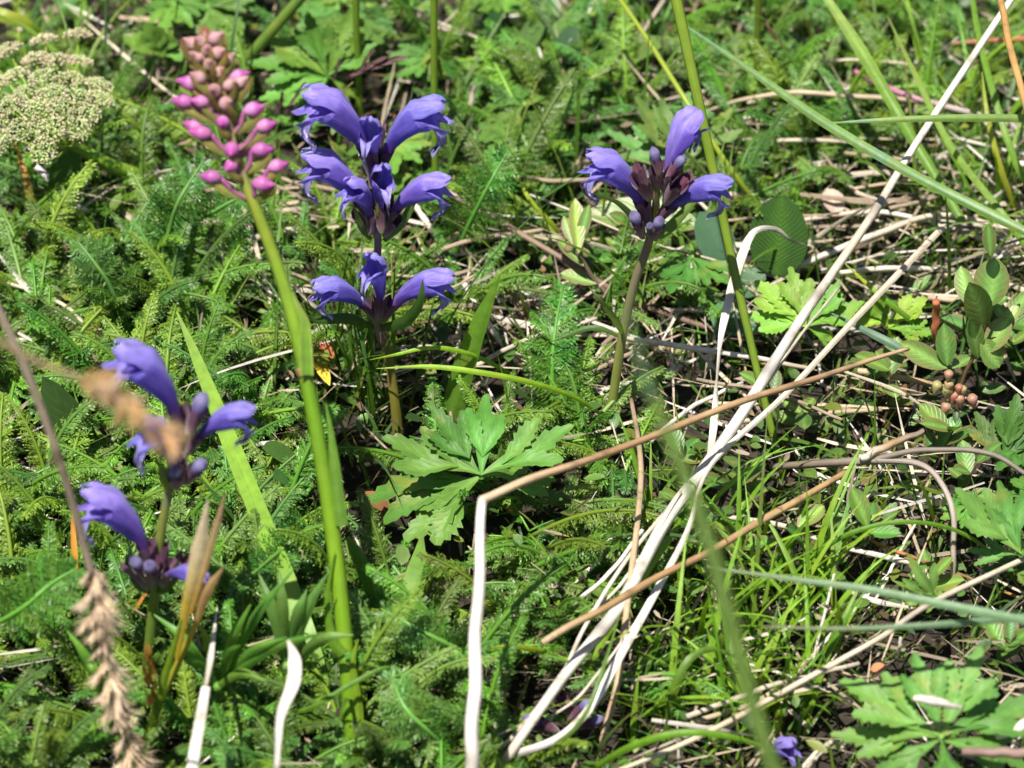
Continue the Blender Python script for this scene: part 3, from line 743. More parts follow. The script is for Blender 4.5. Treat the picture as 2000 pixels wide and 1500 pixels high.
def plant_right():
    y = Y_R; b = H(1180, 860, -3)
    t = Thing('violet_flower_plant', 'violet flower with three open blooms above dark maroon buds, next to the tall olive stem', 'flower', b)
    S = [b, Y(1195, 790, y), Y(1215, 660, y), Y(1240, 550, y), Y(1268, 470, y), Y(1280, 400, y), Y(1287, 330, y)]
    mb = MB(); tube(mb, S, [pxm(11, S[1]), pxm(10, S[1]), pxm(9, S[1]), pxm(6, S[1])], [(.20, .25, .06), (.24, .26, .06), (.20, .18, .10), (.22, .13, .12), (.14, .13, .05)], n=36, seg=8, ribs=.12)
    t.part('stem', mb, M_STEM)
    f = y - .003
    side_flower(t, (1262, 440), (1150, 275), f, 190, 2, 0)
    side_flower(t, (1285, 435), (1424, 312), f, -14, 3, 0)
    flower(t, Y(1300, 372, y + .002), 40, -6, .80, 1, 2, 0, 1.45)
    for px, py, az, ti, sc in ((1287, 345, 150, 2, 1.35), (1303, 350, 10, 22, 1.25), (1254, 465, 200, 6, 1.5), (1278, 468, -60, 6, 1.45), (1270, 466, -100, 4, 1.0)):
        bud(t, Y(px, py, f - .003), az, ti, sc)
    for px, py, az, ti, sc in ((1268, 390, 215, 14, 1.5), (1300, 398, -35, 16, 1.55), (1316, 385, 10, 22, 1.2), (1283, 372, -110, 4, 1.3), (1262, 372, 170, 10, 1.2), (1296, 372, -40, 10, 1.2)):
        bud(t, Y(px, py, f - .002), az, ti, sc, open_=False)
    bract(t, [Y(1258, 468, y), Y(1240, 430, y - .006), Y(1205, 395, y - .008), Y(1158, 378, y - .01)], 14, (.05, .10, .04))
    bract(t, [Y(1278, 468, y), Y(1310, 442, y + .003), Y(1345, 405, y + .006), Y(1372, 378, y + .008)], 22, (.11, .22, .06))
    bract(t, [Y(1280, 440, y), Y(1283, 400, y - .006), Y(1283, 335, y - .008)], 13, (.16, .17, .06))
    bract(t, [Y(1215, 658, y), Y(1160, 640, y), Y(1110, 655, y), Y(1075, 668, y)], 12, (.05, .14, .05), 'leaf')
    bract(t, [Y(1218, 655, y), Y(1205, 630, y - .01), Y(1175, 590, y - .02), Y(1150, 560, y - .02)], 14, (.09, .20, .08), 'leaf')
plant_right()

def plant_left():
    y = Y_L; b = H(278, 1430, -3)
    t = Thing('violet_flower_plant', 'violet flower with two well separated tiers, behind the blurred orange grass spike', 'flower', b)
    S = [b, Y(288, 1300, y), Y(302, 1160, y), Y(312, 1060, y), Y(330, 960, y), Y(358, 900, y), Y(372, 840, y)]
    mb = MB(); tube(mb, S, [pxm(13, S[1]), pxm(11, S[1]), pxm(9, S[1]), pxm(6, S[1])], [(.08, .17, .04), (.08, .17, .04), (.15, .24, .08), (.20, .26, .10), (.22, .10, .09), (.18, .18, .06)], n=36, seg=8, ribs=.1)
    t.part('stem', mb, M_STEM)
    f = y - .003
    side_flower(t, (352, 860), (248, 650), f, 188, 1, 0)
    side_flower(t, (368, 885), (502, 763), f, -10, 2, 0)
    flower(t, Y(350, 950, f - .005), 222, -10, .92, 0, 2)
    for px, py, az, ti, sc in ((372, 850, 20, 8, 1.9), (345, 955, -90, 10, 1.7), (362, 945, -20, 20, 1.6)):
        bud(t, Y(px, py, f - .003), az, ti, sc)
    for px, py, az, ti in ((352, 880, 200, 8), (352, 925, -100, 10)):
        bud(t, Y(px, py, f), az, ti, 1.3, open_=False)
    side_flower(t, (295, 1120), (183, 925), f, 188, 3, 0)
    side_flower(t, (312, 1135), (412, 1018), f - .003, -40, 0, 1)
    for px, py, az, ti, sc in ((285, 1135, 215, 8, 1.5), (300, 1140, -100, 6, 1.55)):
        bud(t, Y(px, py, f - .004), az, ti, sc)
    for px, py, az, ti in ((318, 1145, -50, 14), (300, 1148, -140, 4), (330, 1140, -10, 20), (290, 1150, 180, 14), (312, 1130, 90, 6)):
        bud(t, Y(px, py, f - .001), az, ti, 1.6, open_=False)
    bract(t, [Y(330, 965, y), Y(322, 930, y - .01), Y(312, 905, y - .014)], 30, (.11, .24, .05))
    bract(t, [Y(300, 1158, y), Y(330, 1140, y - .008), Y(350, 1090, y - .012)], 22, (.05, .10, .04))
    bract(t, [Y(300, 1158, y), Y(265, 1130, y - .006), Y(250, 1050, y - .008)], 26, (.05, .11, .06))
plant_left()

def small_violets():
    b = H(1108, 1470, -2); y = b.y
    t = Thing('violet_flower_plant', 'small violet plant with magenta bud half hidden behind pale stalks', 'flower', b)
    mb = MB(); S = [b, Y(1110, 1440, y), Y(1112, 1410, y), Y(1108, 1370, y)]; tube(mb, S, [.0012, .0010, .0008], [(.2, .25, .06), (.24, .14, .12)], n=10); t.part('stem', mb, M_STEM)
    bud(t, Y(1108, 1395, y), 210, 4, 1.0, open_=False); bud(t, Y(1114, 1405, y - .002), -10, 25, 1.4); bud(t, Y(1090, 1432, y - .006), 190, 40, 1.7); bud(t, Y(1120, 1425, y), 0, 50, 1.3)
    b = H(1500, 1500, -2); y = b.y
    t = Thing('violet_flower_plant', 'violet bloom half hidden low behind the blurred green blade', 'flower', b)
    mb = MB(); S = [b, Y(1502, 1480, y), Y(1498, 1450, y)]; tube(mb, S, [.0012, .0010], [(.2, .25, .06), (.24, .14, .12)], n=8); t.part('stem', mb, M_STEM)
    flower(t, Y(1502, 1510, y - .004), -50, -5, .62, 1, 0); bud(t, Y(1506, 1485, y), -20, 10, 1.2)
    b = H(540, 1240, 0); y = b.y
    t = Thing('flower_bud', 'closed maroon bud on a short stalk beside the white dry blade', 'bud', b)
    mb = MB(); tube(mb, [b, Y(541, 1220, y)], [.001, .001], (.15, .2, .06), n=6); t.part('stem', mb, M_STEM)
    for k, a in ((0, -90), (1, 180), (2, 0)): bud(t, Y(541, 1224, y - .001), a, 10, 1.0, open_=False)
small_violets()

# ------------------------------------------------------------------ pink orchid
def orchid():
    yb = Y_O - .002; top = yb + .105
    def O(px, py): return Y(px, py, lerp(yb, top, max(0, min(1.1, (1500 - py) / 1450))))
    b = O(694, 1520); b = Vector((b.x, b.y, -.003)) if b.z > -.003 else b
    t = Thing('orchid', 'pink orchid with closed magenta and cream buds on a thick green stem', 'orchid', b)
    ks = [(694, 1520), (678, 1300), (655, 1080), (625, 880), (596, 730), (572, 620), (545, 530), (512, 440), (488, 380), (462, 310), (440, 220), (415, 130), (398, 60)]
    S = [O(*k) for k in ks]; W = [33, 32, 31, 30, 28, 27, 25, 23, 21, 19, 17, 14, 6]
    mb = MB()
    g1 = (.10, .225, .018); g2 = (.135, .27, .022)
    tube(mb, S, [pxm(w_ / 2, s) for w_, s in zip(W, S)], [g1, g1, g2, g1, g1, (.14, .265, .035), (.14, .26, .035), (.14, .22, .03), (.16, .22, .04), (.22, .20, .06), (.24, .19, .08), (.27, .17, .10), (.25, .14, .09)], n=60, seg=12, ribs=.02)
    t.part('stem', mb, M_STEM)
    # brown ring where the sheath ends
    mb = MB(); tube(mb, [O(592, 716), O(594, 724), O(597, 732)], [pxm(16, S[4]), pxm(17, S[4]), pxm(16, S[4])], (.26, .17, .06), n=6, seg=12); t.part('node', mb, M_STEM)
    mb = MB(); q = [O(594, 722), O(592, 670), O(590, 620), O(575, 585), O(565, 560)]
    ribbon(mb, [p + Vector((.001, -.0036, .001)) for p in q], [pxm(26, q[0]), pxm(26, q[0]), pxm(17, q[0]), pxm(10, q[0]), pxm(2, q[0])], [(.14, .27, .05), (.17, .30, .07), (.24, .35, .13)], n=16, fold=-.35, edge=(.34, .44, .18)); t.part('sheath', mb, M_GRASS)
    for pts, wpx, c in (([(668, 1010), (655, 900), (647, 830), (637, 770)], 24, (.13, .28, .06)), ([(672, 1260), (650, 1230), (640, 1150), (655, 1060)], 22, (.11, .25, .03)),
                        ([(690, 1480), (700, 1380), (690, 1280), (700, 1230)], 24, (.12, .28, .03))):
        mb = MB(); q = [O(*p) + Vector((0, -.004, 0)) for p in pts]
        ribbon(mb, q, [pxm(wpx, q[0]), pxm(wpx * .9, q[0]), pxm(wpx * .5, q[0]), .0004], [c, mul(c, 1.15)], n=14, fold=.3); t.part('leaf', mb, M_GRASS)
    MAG = (.36, .07, .28); MAGL = (.58, .25, .48); CREAM = (.62, .50, .30); PNK = (.42, .22, .22); BRZ = (.20, .17, .05)
    buds = [(392, 72, 0), (405, 87, 0), (421, 67, 1), (377, 79, 1), (387, 101, 1), (425, 95, 1), (411, 114, 0), (447, 113, 0), (429, 130, 0), (390, 142, 1), (420, 163, 1), (448, 156, 1), (469, 158, 1),
            (371, 159, 2), (394, 190, 2), (442, 188, 1), (361, 195, 3), (437, 222, 2), (493, 210, 2), (517, 242, 2), (395, 256, 3), (454, 273, 3), (509, 285, 3), (454, 304, 3), (415, 341, 3), (512, 342, 3), (540, 320, 2)]
    def axis(py): return interp([k[0] for k in ((398, 60), (415, 130), (440, 220), (462, 310), (488, 380))], max(0, min(1, (py - 60) / 320)))
    allb = [(a, b_, c, 1) for a, b_, c in buds] + [(2 * axis(b_) - a + R.uniform(-8, 8), b_ + R.uniform(-10, 10), c, -1) for a, b_, c in buds[1:24:2]]
    for px, py, kind, front in allb:
        ax_ = axis(py); dx = px - ax_; rr = lerp(30, 62, min(1, (py - 60) / 280)); fr = math.sqrt(max(.05, 1 - min(1, (dx / rr) ** 2))) * rr
        at = O(min(ax_, 600), py + 34); c = O(px, py); dv = pxm(fr * .55, c) * front; c = c + Vector((0, -dv, 0))
        s0 = O(axis(min(py + 55, 385)), py + 55) if py < 330 else O(axis(385) + 4, py + 52)
        col0, col1 = {0: (PNK, CREAM), 1: (PNK, mixc(CREAM, MAGL, .5)), 2: (MAG, MAGL), 3: (MAG, mixc(MAG, MAGL, .45))}[kind]
        r0 = pxm({0: 12, 1: 12.5, 2: 13.5, 3: 14}[kind] * R.uniform(.92, 1.1), c)
        d = Vector((pxm(dx, c), -dv * .6, 0)); d = d.normalized() if d.length > 1e-6 else Vector((0, -1, 0))
        upk = {0: 1.6, 1: 1.1, 2: .45, 3: .25}[kind]; ln = (d + Vector((0, 0, upk))).normalized()
        a0 = c - ln * r0 * 1.25
        mb = MB(); tube(mb, [a0, c, c + ln * r0 * .9 + Vector((0, 0, -.0002)), c + ln * r0 * 1.8 + d * r0 * .25], [r0 * .45, r0 * .92, r0 * 1.05, r0 * .90, r0 * .50, r0 * .06], [col1, col1, mixc(col0, col1, .6), col0, col0], n=14, seg=12)
        bo = t.part('bud', mb, M_BUD)
        mb = MB(); oc = MAG if kind >= 2 else (.30, .22, .08)
        tube(mb, [s0, s0.lerp(a0, .5) + d * pxm(4, c) - Vector((0, 0, pxm(3, c))), a0], [pxm(4.5, c), pxm(6 if kind >= 2 else 5, c), pxm(4.5, c)], [mul(BRZ, 1.1) if kind < 2 else mixc(BRZ, MAG, .35), mixc(oc, BRZ, .45), mul(oc, .8)], n=9, seg=8)
        t.part('ovary', mb, M_BUD, parent=bo)
        mb = MB(); tipb = c + ln * r0 * (1.0 if kind >= 2 else 1.9) + d * r0 * .2 + Vector((R.uniform(-1, 1) * r0 * .8, -r0 * .3 * front, 0))
        q = [s0, s0.lerp(tipb, .4) + d * pxm(8, c) + Vector((pxm(R.uniform(-7, 7), c), 0, 0)), s0.lerp(tipb, .75) + d * pxm(7, c), tipb]
        ribbon(mb, q, [pxm(9, c), pxm(18, c), pxm(11, c), pxm(1, c)], [(.20, .23, .045), (.25, .22, .06), (.30, .17, .08)], n=9, fold=.35, across=3); t.part('bract', mb, M_GRASS)
    for k in range(9):
        mb = MB(); c = O(398 + R.uniform(-20, 22), 95 + R.uniform(-5, 20)); e = O(398 + R.uniform(-12, 14), 44 + R.uniform(0, 14))
        c += Vector((0, R.uniform(-.004, .002), 0)); ribbon(mb, [c, c.lerp(e, .5), e], [pxm(10, c), pxm(13, c), pxm(1, c)], [(.30, .17, .10), (.27, .11, .07)], n=8, fold=.3, across=3); t.part('bract', mb, M_GRASS)
orchid()

# ------------------------------------------------------------------ pale umbel
def umbel():
    b = H(330, 410, 0); hub = H(135, 285, 42)
    t = Thing('umbel', 'pale green and pinkish flat umbel of tiny florets on a thick green stem', 'umbel', b)
    mb = MB(); S = [b, H(290, 352, 14), H(220, 325, 28), H(160, 292, 38), hub]
    tube(mb, S, [pxm(15, b), pxm(15, b), pxm(14, b), pxm(11, b), pxm(7, b)], [(.12, .27, .03), (.16, .33, .05), (.13, .28, .04)], n=22, seg=9, ribs=.06); t.part('stem', mb, M_STEM)
    cs = [(60, 330), (290, 270), (510, 235), (230, 390), (370, 400), (510, 410), (100, 500), (280, 510), (440, 520), (640, 560), (170, 620), (350, 620), (500, 640), (60, 700), (230, 720), (400, 700), (560, 740),
          (130, 850), (330, 850), (500, 840), (280, 980), (-20, 820), (650, 650), (-20, 560), (-40, 400), (-90, 680), (0, 930)]
    for cx, cy in cs:
        px, py = cx / 3.333, cy / 3.333
        zc = 62 - 10 * (((px - 90) / 120) ** 2 + ((py - 180) / 120) ** 2)
        c = H(px, py, zc); n = (c - hub).normalized(); n = (n + Vector((0, -.15, .9))).normalized()
        mb = MB(); ft = .45 if cy > 450 else .8
        for k in range(190):
            rr = math.sqrt(R.random()) * .0052; a = R.random() * 6.28
            u = n.orthogonal().normalized(); v = n.cross(u)
            p = c + u * rr * math.cos(a) + v * rr * math.sin(a) + n * (.0022 * (1 - (rr / .0052) ** 2) + R.uniform(-.0008, .0008))
            s = R.uniform(.00028, .0005); c1 = mixc((.52, .62, .28), (.68, .46, .40), R.random() * ft * .8 + (.3 if rr > .0035 else 0)); c1 = mul(c1, R.uniform(.75, 1.25))
            i0 = [mb.vert(p + Vector(o) * s, c1) for o in ((1, 0, 0), (0, 1, 0), (-1, 0, 0), (0, -1, 0), (0, 0, 1.1), (0, 0, -1))]
            for a_, b_ in ((0, 1), (1, 2), (2, 3), (3, 0)): mb.f += [(i0[a_], i0[b_], i0[4]), (i0[b_], i0[a_], i0[5])]
        o = t.part('umbellet', mb, M_UMBEL)
        mb = MB(); tube(mb, [hub, hub.lerp(c, .55) - Vector((0, 0, .004)), c - n * .002], [.0006, .0005, .0005], (.17, .30, .07), n=8, seg=5)
        for k in range(9):
            a = k / 9 * 6.28; u = n.orthogonal().normalized(); v = n.cross(u); e = c + (u * math.cos(a) + v * math.sin(a)) * .004
            q = c - n * .002; w_ = n.cross(e - q).normalized() * .0002
            mb.f.append((mb.vert(q, (.17, .3, .07)), mb.vert(e - w_, (.2, .32, .1)), mb.vert(e + w_, (.2, .32, .1))))
        t.part('ray', mb, M_STEM)
umbel()

# ------------------------------------------------------------------ palmate leaves
def palm(name, label, center, cz, leaflets, base, col, petiole=True, group=None, width=.62, teeth=6, lob=True, cat='leaf', **kw):
    c = H(*center, cz); b = H(*base, -2)
    t = Thing(name, label, cat, b, group)
    if petiole:
        mb = MB(); tube(mb, [b, b.lerp(c, .5) + Vector((0, .004, .004)), c], [.0011, .0010, .0009], [(.14, .22, .05), mul(col, 1.4)], n=12, seg=7); t.part('petiole', mb, M_STEM)
    for (px, py, z, *rest) in leaflets:
        tip = H(px, py, z); wf = rest[0] if rest else 1.; d = tip - c
        up = Vector((0, -.25, 1)) if abs(d.normalized().z) < .8 else Vector((0, -1, .3))
        mb = MB(); cc = mul(col, R.uniform(.88, 1.12))
        (lobed if lob else toothed)(mb, c + d.normalized() * .0006, tip, up, d.length * width * wf, cc, teeth, vein=mul(col, 2.0), **kw)
        t.part('leaflet', mb, M_LEAF)
palm('buttercup_leaf', 'large green toothed palmate leaf with a yellowish blotch, beside the bent pale stalk', (940, 932), 34,
     [(785, 1052, 18, 1.5), (690, 958, 20, .85), (748, 848, 44, .95), (838, 782, 50, .8), (950, 768, 54, .95), (1118, 826, 48, .9), (1092, 930, 20, .9)], (955, 1010), (.085, .225, .065), width=.56, fold=.22, wave=.045)
palm('buttercup_leaf', 'blurred deeply cut palmate leaf under the lower grey-green grass blade', (1838, 1440), 42,
     [(1642, 1318, 50, 1.), (1618, 1425, 36, .85), (1680, 1530, 28, .9), (1790, 1272, 60, .9), (1915, 1258, 60, 1.), (2040, 1350, 44, .95), (2030, 1490, 30, .9), (1860, 1570, 26, 1.)], (1850, 1500), (.095, .25, .085), width=.55, fold=.2, wave=.04)
palm('buttercup_leaf', 'bright lime green toothed leaf crossed by the thick white stalk', (1575, 640), 26,
     [(1478, 540, 36), (1545, 518, 40, .9), (1462, 610, 28, 1.1), (1640, 545, 36, .8), (1690, 585, 30, .9), (1540, 672, 18, .8), (1640, 668, 18, .9)], (1580, 670), LIME, width=.7)
palm('buttercup_leaf', 'lime green toothed leaf right of the white stalk, shaded by thin blades', (1735, 640), 20,
     [(1808, 575, 30), (1825, 645, 22), (1655, 600, 26), (1705, 572, 32), (1745, 680, 12, .9)], (1740, 670), (.16, .33, .06), width=.75)
palm('buttercup_leaf', 'bright green toothed palmate leaf behind the dark grass panicle', (640, 150), 26,
     [(598, 22, 48, .8), (520, 60, 40, .9), (485, 110, 32, .9), (505, 185, 24, .9), (690, 15, 48, .9), (735, 80, 36, .8), (575, 260, 10, .9), (700, 190, 16, .8)], (650, 200), (.095, .24, .06), width=.62)
palm('buttercup_leaf', 'pale green rounded lobed leaf left of the orchid tip', (318, 108), 20,
     [(245, 70, 30, 1.3), (285, 48, 34, 1.3), (335, 60, 30, 1.1), (270, 130, 14, 1.2), (370, 105, 20, 1.)], (330, 140), (.12, .29, .08), width=.8, teeth=4)
palm('buttercup_leaf', 'grey-green toothed leaf behind the upper part of the single violet flower', (1335, 325), 22,
     [(1245, 185, 44, .9), (1185, 250, 30, .9), (1275, 205, 42, .7), (1345, 175, 40, .8), (1430, 200, 34, .8), (1450, 290, 18, .8), (1170, 320, 14, .8)], (1330, 370), (.09, .21, .085), width=.5)
palm('buttercup_leaf', 'hairy grey-green leaf lobes at the end of the grey forked stalk', (1995, 1085), 30,
     [(1872, 950, 50, 1.), (1950, 940, 50, .9), (1885, 1070, 28, .8), (2080, 960, 50, 1.)], (1990, 1110), (.10, .24, .085), width=.55)
palm('buttercup_leaf', 'dark green toothed leaf behind the reddish fruits', (1960, 900), 22,
     [(1905, 800, 30), (1990, 770, 40), (2060, 800, 34), (1900, 870, 18)], (1965, 920), (.05, .14, .04), width=.6)
palm('buttercup_leaf', 'narrow pale leaf lobes beneath the fallen grey stalk', (1835, 1185), 26,
     [(1775, 1090, 44, .8), (1800, 1190, 24, .7), (1745, 1130, 34, .5)], (1840, 1200), (.12, .26, .10), width=.5)
def random_palms():
    n = 0
    for k in range(900):
        x = R.uniform(*XR); y = R.uniform(*YR)
        if R.random() > float(zone('palm', x, y)): continue
        px, py = proj(x, y, .02)
        if px < -80 or px > 2080 or py < -90 or py > 1500: continue
        zc = R.uniform(10, 30); rad_ = R.uniform(55, 105); lf = []
        a0 = R.random() * 6.28
        if bool(blocked(x, y, .035)) or bool(blocked(x, y, .02, x - .014, y)) or bool(blocked(x, y, .02, x + .014, y)): continue
        for j in range(5):
            a = a0 + (j - 2) * R.uniform(.6, .85); lf.append((px + math.cos(a) * rad_, py + math.sin(a) * rad_ * .62 - 6, max(3, zc + R.uniform(-10, 8)), R.uniform(.8, 1.1)))
        up_ = py < 420
        palm('buttercup_leaf', 'small green toothed leaf near ' + near(x, y), (px, py - 12), zc, lf, (px, py), mul(R.choice([PALM, (.09, .22, .07), (.06, .16, .05), (.11, .25, .06)]), R.uniform(.85, 1.1)),
             group='toothed leaves near ' + near(x, y), width=.6, teeth=4)
        n += 1
        if n > 34: break
random_palms()

# ------------------------------------------------------------------ clover and broad leaves
def leaf_thing(name, label, base, tip, wpx, col, up=(0, -.3, 1), stem_to=None, mat=None, group=None, **kw):
    mb = MB(); oval(mb, base, tip, up, pxm(wpx, base), col, **kw)
    if stem_to is None: return solo(name, mb, mat or M_SHRUB, label, 'leaf', group)
    t = Thing(name, label, 'leaf', stem_to); t.part('blade', mb, mat or M_SHRUB)
    mb = MB(); tube(mb, [stem_to, Vector(stem_to).lerp(Vector(base), .6) + Vector((.002, .002, .002)), base], [.0008, .0007], mul(col, 1.3), n=8, seg=6); t.part('petiole', mb, M_STEM)
    return t
yc = H(1500, 600).y
leaf_thing('clover_leaf', 'big dark green round clover leaf with fine veins behind the curled grey ribbon', Y(1515, 540, yc), Y(1528, 385, yc + .006), 118, (.05, .125, .045), up=(-.25, -1, .25), stem_to=H(1510, 640, -2), mat=M_CLOVER, fold=.16, n=14, point=.5, vein=(.08, .2, .05), droop=.05)
leaf_thing('clover_leaf', 'grey-green round clover leaf half hidden by the olive stem', H(1420, 520, 12), H(1370, 415, 30), 80, (.09, .19, .10), stem_to=H(1425, 560, -2), mat=M_CLOVER, n=12, point=.5)
leaf_thing('clover_leaf', 'grey-green round clover leaf behind the hanging dry ribbon', H(1470, 610, 12), H(1400, 640, 16), 95, (.09, .20, .11), stem_to=H(1475, 640, -2), mat=M_CLOVER, n=12, point=.5)
leaf_thing('clover_leaf', 'round grey clover leaf under the lime toothed leaf', H(1440, 530, 14), H(1480, 575, 10), 80, (.08, .18, .09), stem_to=H(1440, 560, -2), mat=M_CLOVER, n=12, point=.5)
leaf_thing('broad_leaf', 'pale broad leaf with white midrib lying behind the maroon buds', H(1370, 440, 22), H(1145, 405, 26), 85, (.14, .25, .10), stem_to=H(1380, 470, -2), n=13, vein=(.45, .5, .35), fold=.25, point=.7)
leaf_thing('broad_leaf', 'blunt dark green upright leaf below the umbel', Y(120, 470, H(120, 480).y), Y(135, 285, H(120, 480).y), 72, (.06, .15, .05), up=(0.2, -1, .3), n=12, point=.42, fold=.12)
leaf_thing('broad_leaf', 'smooth green leaf crossing behind the blurred orange spike', Y(190, 900, H(190, 930).y), Y(85, 745, H(190, 930).y), 70, (.04, .11, .05), up=(0, -1, .5), n=10)
for i, (b_, t_, w_, c_, lb) in enumerate([
    ((1015, 110), (1060, 25), 46, (.08, .17, .08), 'grey-green oval leaf in the shade behind the feathery plants'),
    ((1060, 80), (1135, 25), 42, (.11, .22, .10), 'pale oval leaf tilted up beside a shaded stem'),
    ((1095, 125), (1125, 55), 60, (.09, .18, .09), 'broad grey oval leaf over the feathery plant'),
    ((1180, 120), (1205, 60), 50, (.10, .20, .09), 'rounded grey leaf left of the slanting yellow-green stem'),
    ((1225, 125), (1285, 85), 56, (.12, .22, .09), 'flat rounded leaf touching the slanting yellow-green stem'),
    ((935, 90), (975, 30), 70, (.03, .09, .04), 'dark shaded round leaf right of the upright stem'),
    ((1595, 120), (1500, 60), 60, (.05, .13, .05), 'dark oval leaf behind the dark red stalk'),
    ((590, 910), (520, 870), 60, (.06, .17, .06), 'smooth green leaf left of the orchid stem'),
    ((600, 960), (540, 925), 60, (.07, .19, .07), 'smooth round leaf under the orchid stem and feathery leaf')]):
    leaf_thing('oval_leaf', lb, H(*b_, 14), H(*t_, 30), w_, c_, stem_to=H(b_[0], b_[1] + 20, -2), point=.55)

# ------------------------------------------------------------------ leafy shrublets
def sprig(name, label, path, leaves, colr, stem_col, group=None, wst=7, fruits=()):
    b = path[0]; t = Thing(name, label, 'shrub', b, group); mb = MB()
    tube(mb, path, [pxm(wst / 2, b), pxm(wst / 2 * .8, b), pxm(wst / 2 * .6, b)], stem_col, n=14, seg=6, wob=.4); t.part('stem', mb, M_STRAW)
    for bs, tp, w_, up in leaves:
        mb = MB(); c = mul(R.choice(colr), R.uniform(.85, 1.15)); oval(mb, bs, tp, up, w_, c, edge=mixc(c, (.35, .13, .05), .45) if R.random() < .5 else None, vein=mul(c, 1.8), point=.6, peak=.56, fold=.22); t.part('leaf', mb, M_SHRUB)
    for p, r_, c in fruits:
        mb = MB(); up = -1 if name == 'leafy_shrub' else 1; k = Vector((R.uniform(-.6, .6) * r_, -.3 * r_, 1.5 * up * r_)); tube(mb, [p, p + k * .8, p + k * 2], [r_ * .5, r_ * 1.05, r_ * .95, r_ * .55, r_ * .12], [mixc(c, (.2, .25, .08), .4), c, mixc(c, (.5, .42, .22), .4), mixc(c, (.4, .12, .1), .6)], n=9, seg=8); t.part('fruit', mb, M_BUD)
ysh = H(1880, 850).y
def hero_shrub():
    path = [H(1880, 860, -2), Y(1870, 790, ysh), Y(1890, 720, ysh), Y(1915, 660, ysh), Y(1932, 600, ysh)]
    lv = []
    for b_, t_, w_ in (((1932, 600), (1945, 505), 74), ((1925, 640), (1898, 560), 55), ((1925, 690), (1970, 620), 50), ((1930, 690), (1990, 590), 36), ((1935, 500), (1930, 440), 28), ((1915, 660), (1955, 720), 46),
                       ((1850, 720), (1760, 670), 44), ((1850, 715), (1845, 635), 42), ((1860, 720), (1905, 690), 36), ((1895, 600), (1875, 520), 40), ((1910, 700), (1900, 620), 36)):
        lv.append((Y(*b_, ysh), Y(*t_, ysh + R.uniform(-.008, .012)), pxm(w_, path[0]), (R.uniform(-.6, .2), -.8, R.uniform(.5, 1.2))))
    fr = [(Y(1860 + R.uniform(-28, 38), 735 + R.uniform(-12, 55), ysh - .014), pxm(R.uniform(7, 11), path[0]), R.choice([(.45, .30, .16), (.42, .14, .10), (.38, .34, .14), (.45, .20, .16)])) for _ in range(14)]
    sprig('leafy_shrub', 'small leafy shrub with smooth oval leaves and pinkish red fruits', path, lv, [(.12, .26, .11), (.10, .22, .09), (.14, .28, .12)], BROWN, fruits=fr, wst=10)
hero_shrub()
def center_twig():
    yy = H(1200, 640).y; path = [H(1205, 650, 4), H(1190, 590, 12), H(1165, 550, 20), H(1140, 515, 28), H(1128, 490, 34)]
    lv = [(H(1130, 495, 34), H(1125, 385, 46), pxm(34, path[0]), (.2, -1, .4)), (H(1130, 480, 34), H(1150, 400, 46), pxm(26, path[0]), (-.3, -1, .4)), (H(1140, 520, 28), H(1090, 460, 30), pxm(30, path[0]), (0, -.4, 1)),
          (H(1165, 555, 20), H(1095, 530, 22), pxm(34, path[0]), (0, -.4, 1)), (H(1120, 480, 34), H(1100, 420, 40), pxm(22, path[0]), (0, -1, .5))]
    fr = [(H(1112, 490, 40), pxm(9, path[0]), (.34, .25, .14)), (H(1148, 500, 38), pxm(8, path[0]), (.26, .28, .10)), (H(1062, 530, 26), pxm(6, path[0]), (.36, .18, .10)), (H(990, 560, 22), pxm(6, path[0]), (.36, .20, .10))]
    sprig('budding_twig', 'woody twig with plump pinkish green buds and narrow leaves near the single violet flower', path, lv, [(.11, .21, .09), (.13, .24, .08)], (.24, .17, .12), wst=12, fruits=fr)
    for lb, pts in (('short bare woody twig with brown tip, left of the budding twig', [(1050, 660, 5), (1020, 610, 14), (1000, 570, 20), (990, 560, 22)]), ('knobbly woody twig under the feathery leaf', [(1040, 690, 3), (1000, 650, 8), (960, 600, 12), (945, 590, 14)])):
        mb = MB(); tube(mb, [H(*p) for p in pts], [pxm(7, H(*pts[0])), pxm(6, H(*pts[0])), pxm(7, H(*pts[0]))], [(.2, .14, .1), (.3, .2, .13), (.34, .16, .08)], n=14, seg=7, wob=.3, nodes=(.3, .55, .8)); solo('woody_twig', mb, M_STRAW, lb, 'twig')
center_twig()
def shrublets():
    n = 0
    for k in range(1200):
        x = R.uniform(*XR); y = R.uniform(*YR)
        if R.random() > float(zone('shrub', x, y)) * 1.1: continue
        px, py = proj(x, y, .01)
        if px < -80 or px > 2080 or py < -60 or py > 1560: continue
        h = R.uniform(.016, .034); 
        if bool(blocked(x, y, h)): continue
        p0 = Vector((x, y, -.002)); d = Vector((R.uniform(-.5, .5), R.uniform(-.5, .3), 1)).normalized(); path = [p0, p0 + d * h * .5 + Vector((.001, 0, 0)), p0 + d * h]; lv = []
        for j in range(R.randint(5, 8)):
            f = R.uniform(.35, 1.); b_ = p0 + d * h * f; a = j * 2.4 + R.uniform(-.4, .4); e = R.uniform(.1, 1.0); L = R.uniform(.007, .0145)
            dd = Vector((math.cos(a) * math.cos(e), math.sin(a) * math.cos(e), math.sin(e))); lv.append((b_, b_ + dd * L, L * R.uniform(.42, .62), (-dd.x * .5, -dd.y * .5 - .2, 1)))
        up_ = py < 300
        sprig('leafy_shrublet', 'low oval-leaved sprig near ' + near(x, y), path, lv,
              [(.055, .145, .05), (.08, .19, .06), (.045, .12, .045), (.10, .20, .07)], BROWN, group='oval-leaved sprigs near ' + near(x, y), wst=6)
        n += 1
        if n > 62: break
shrublets()

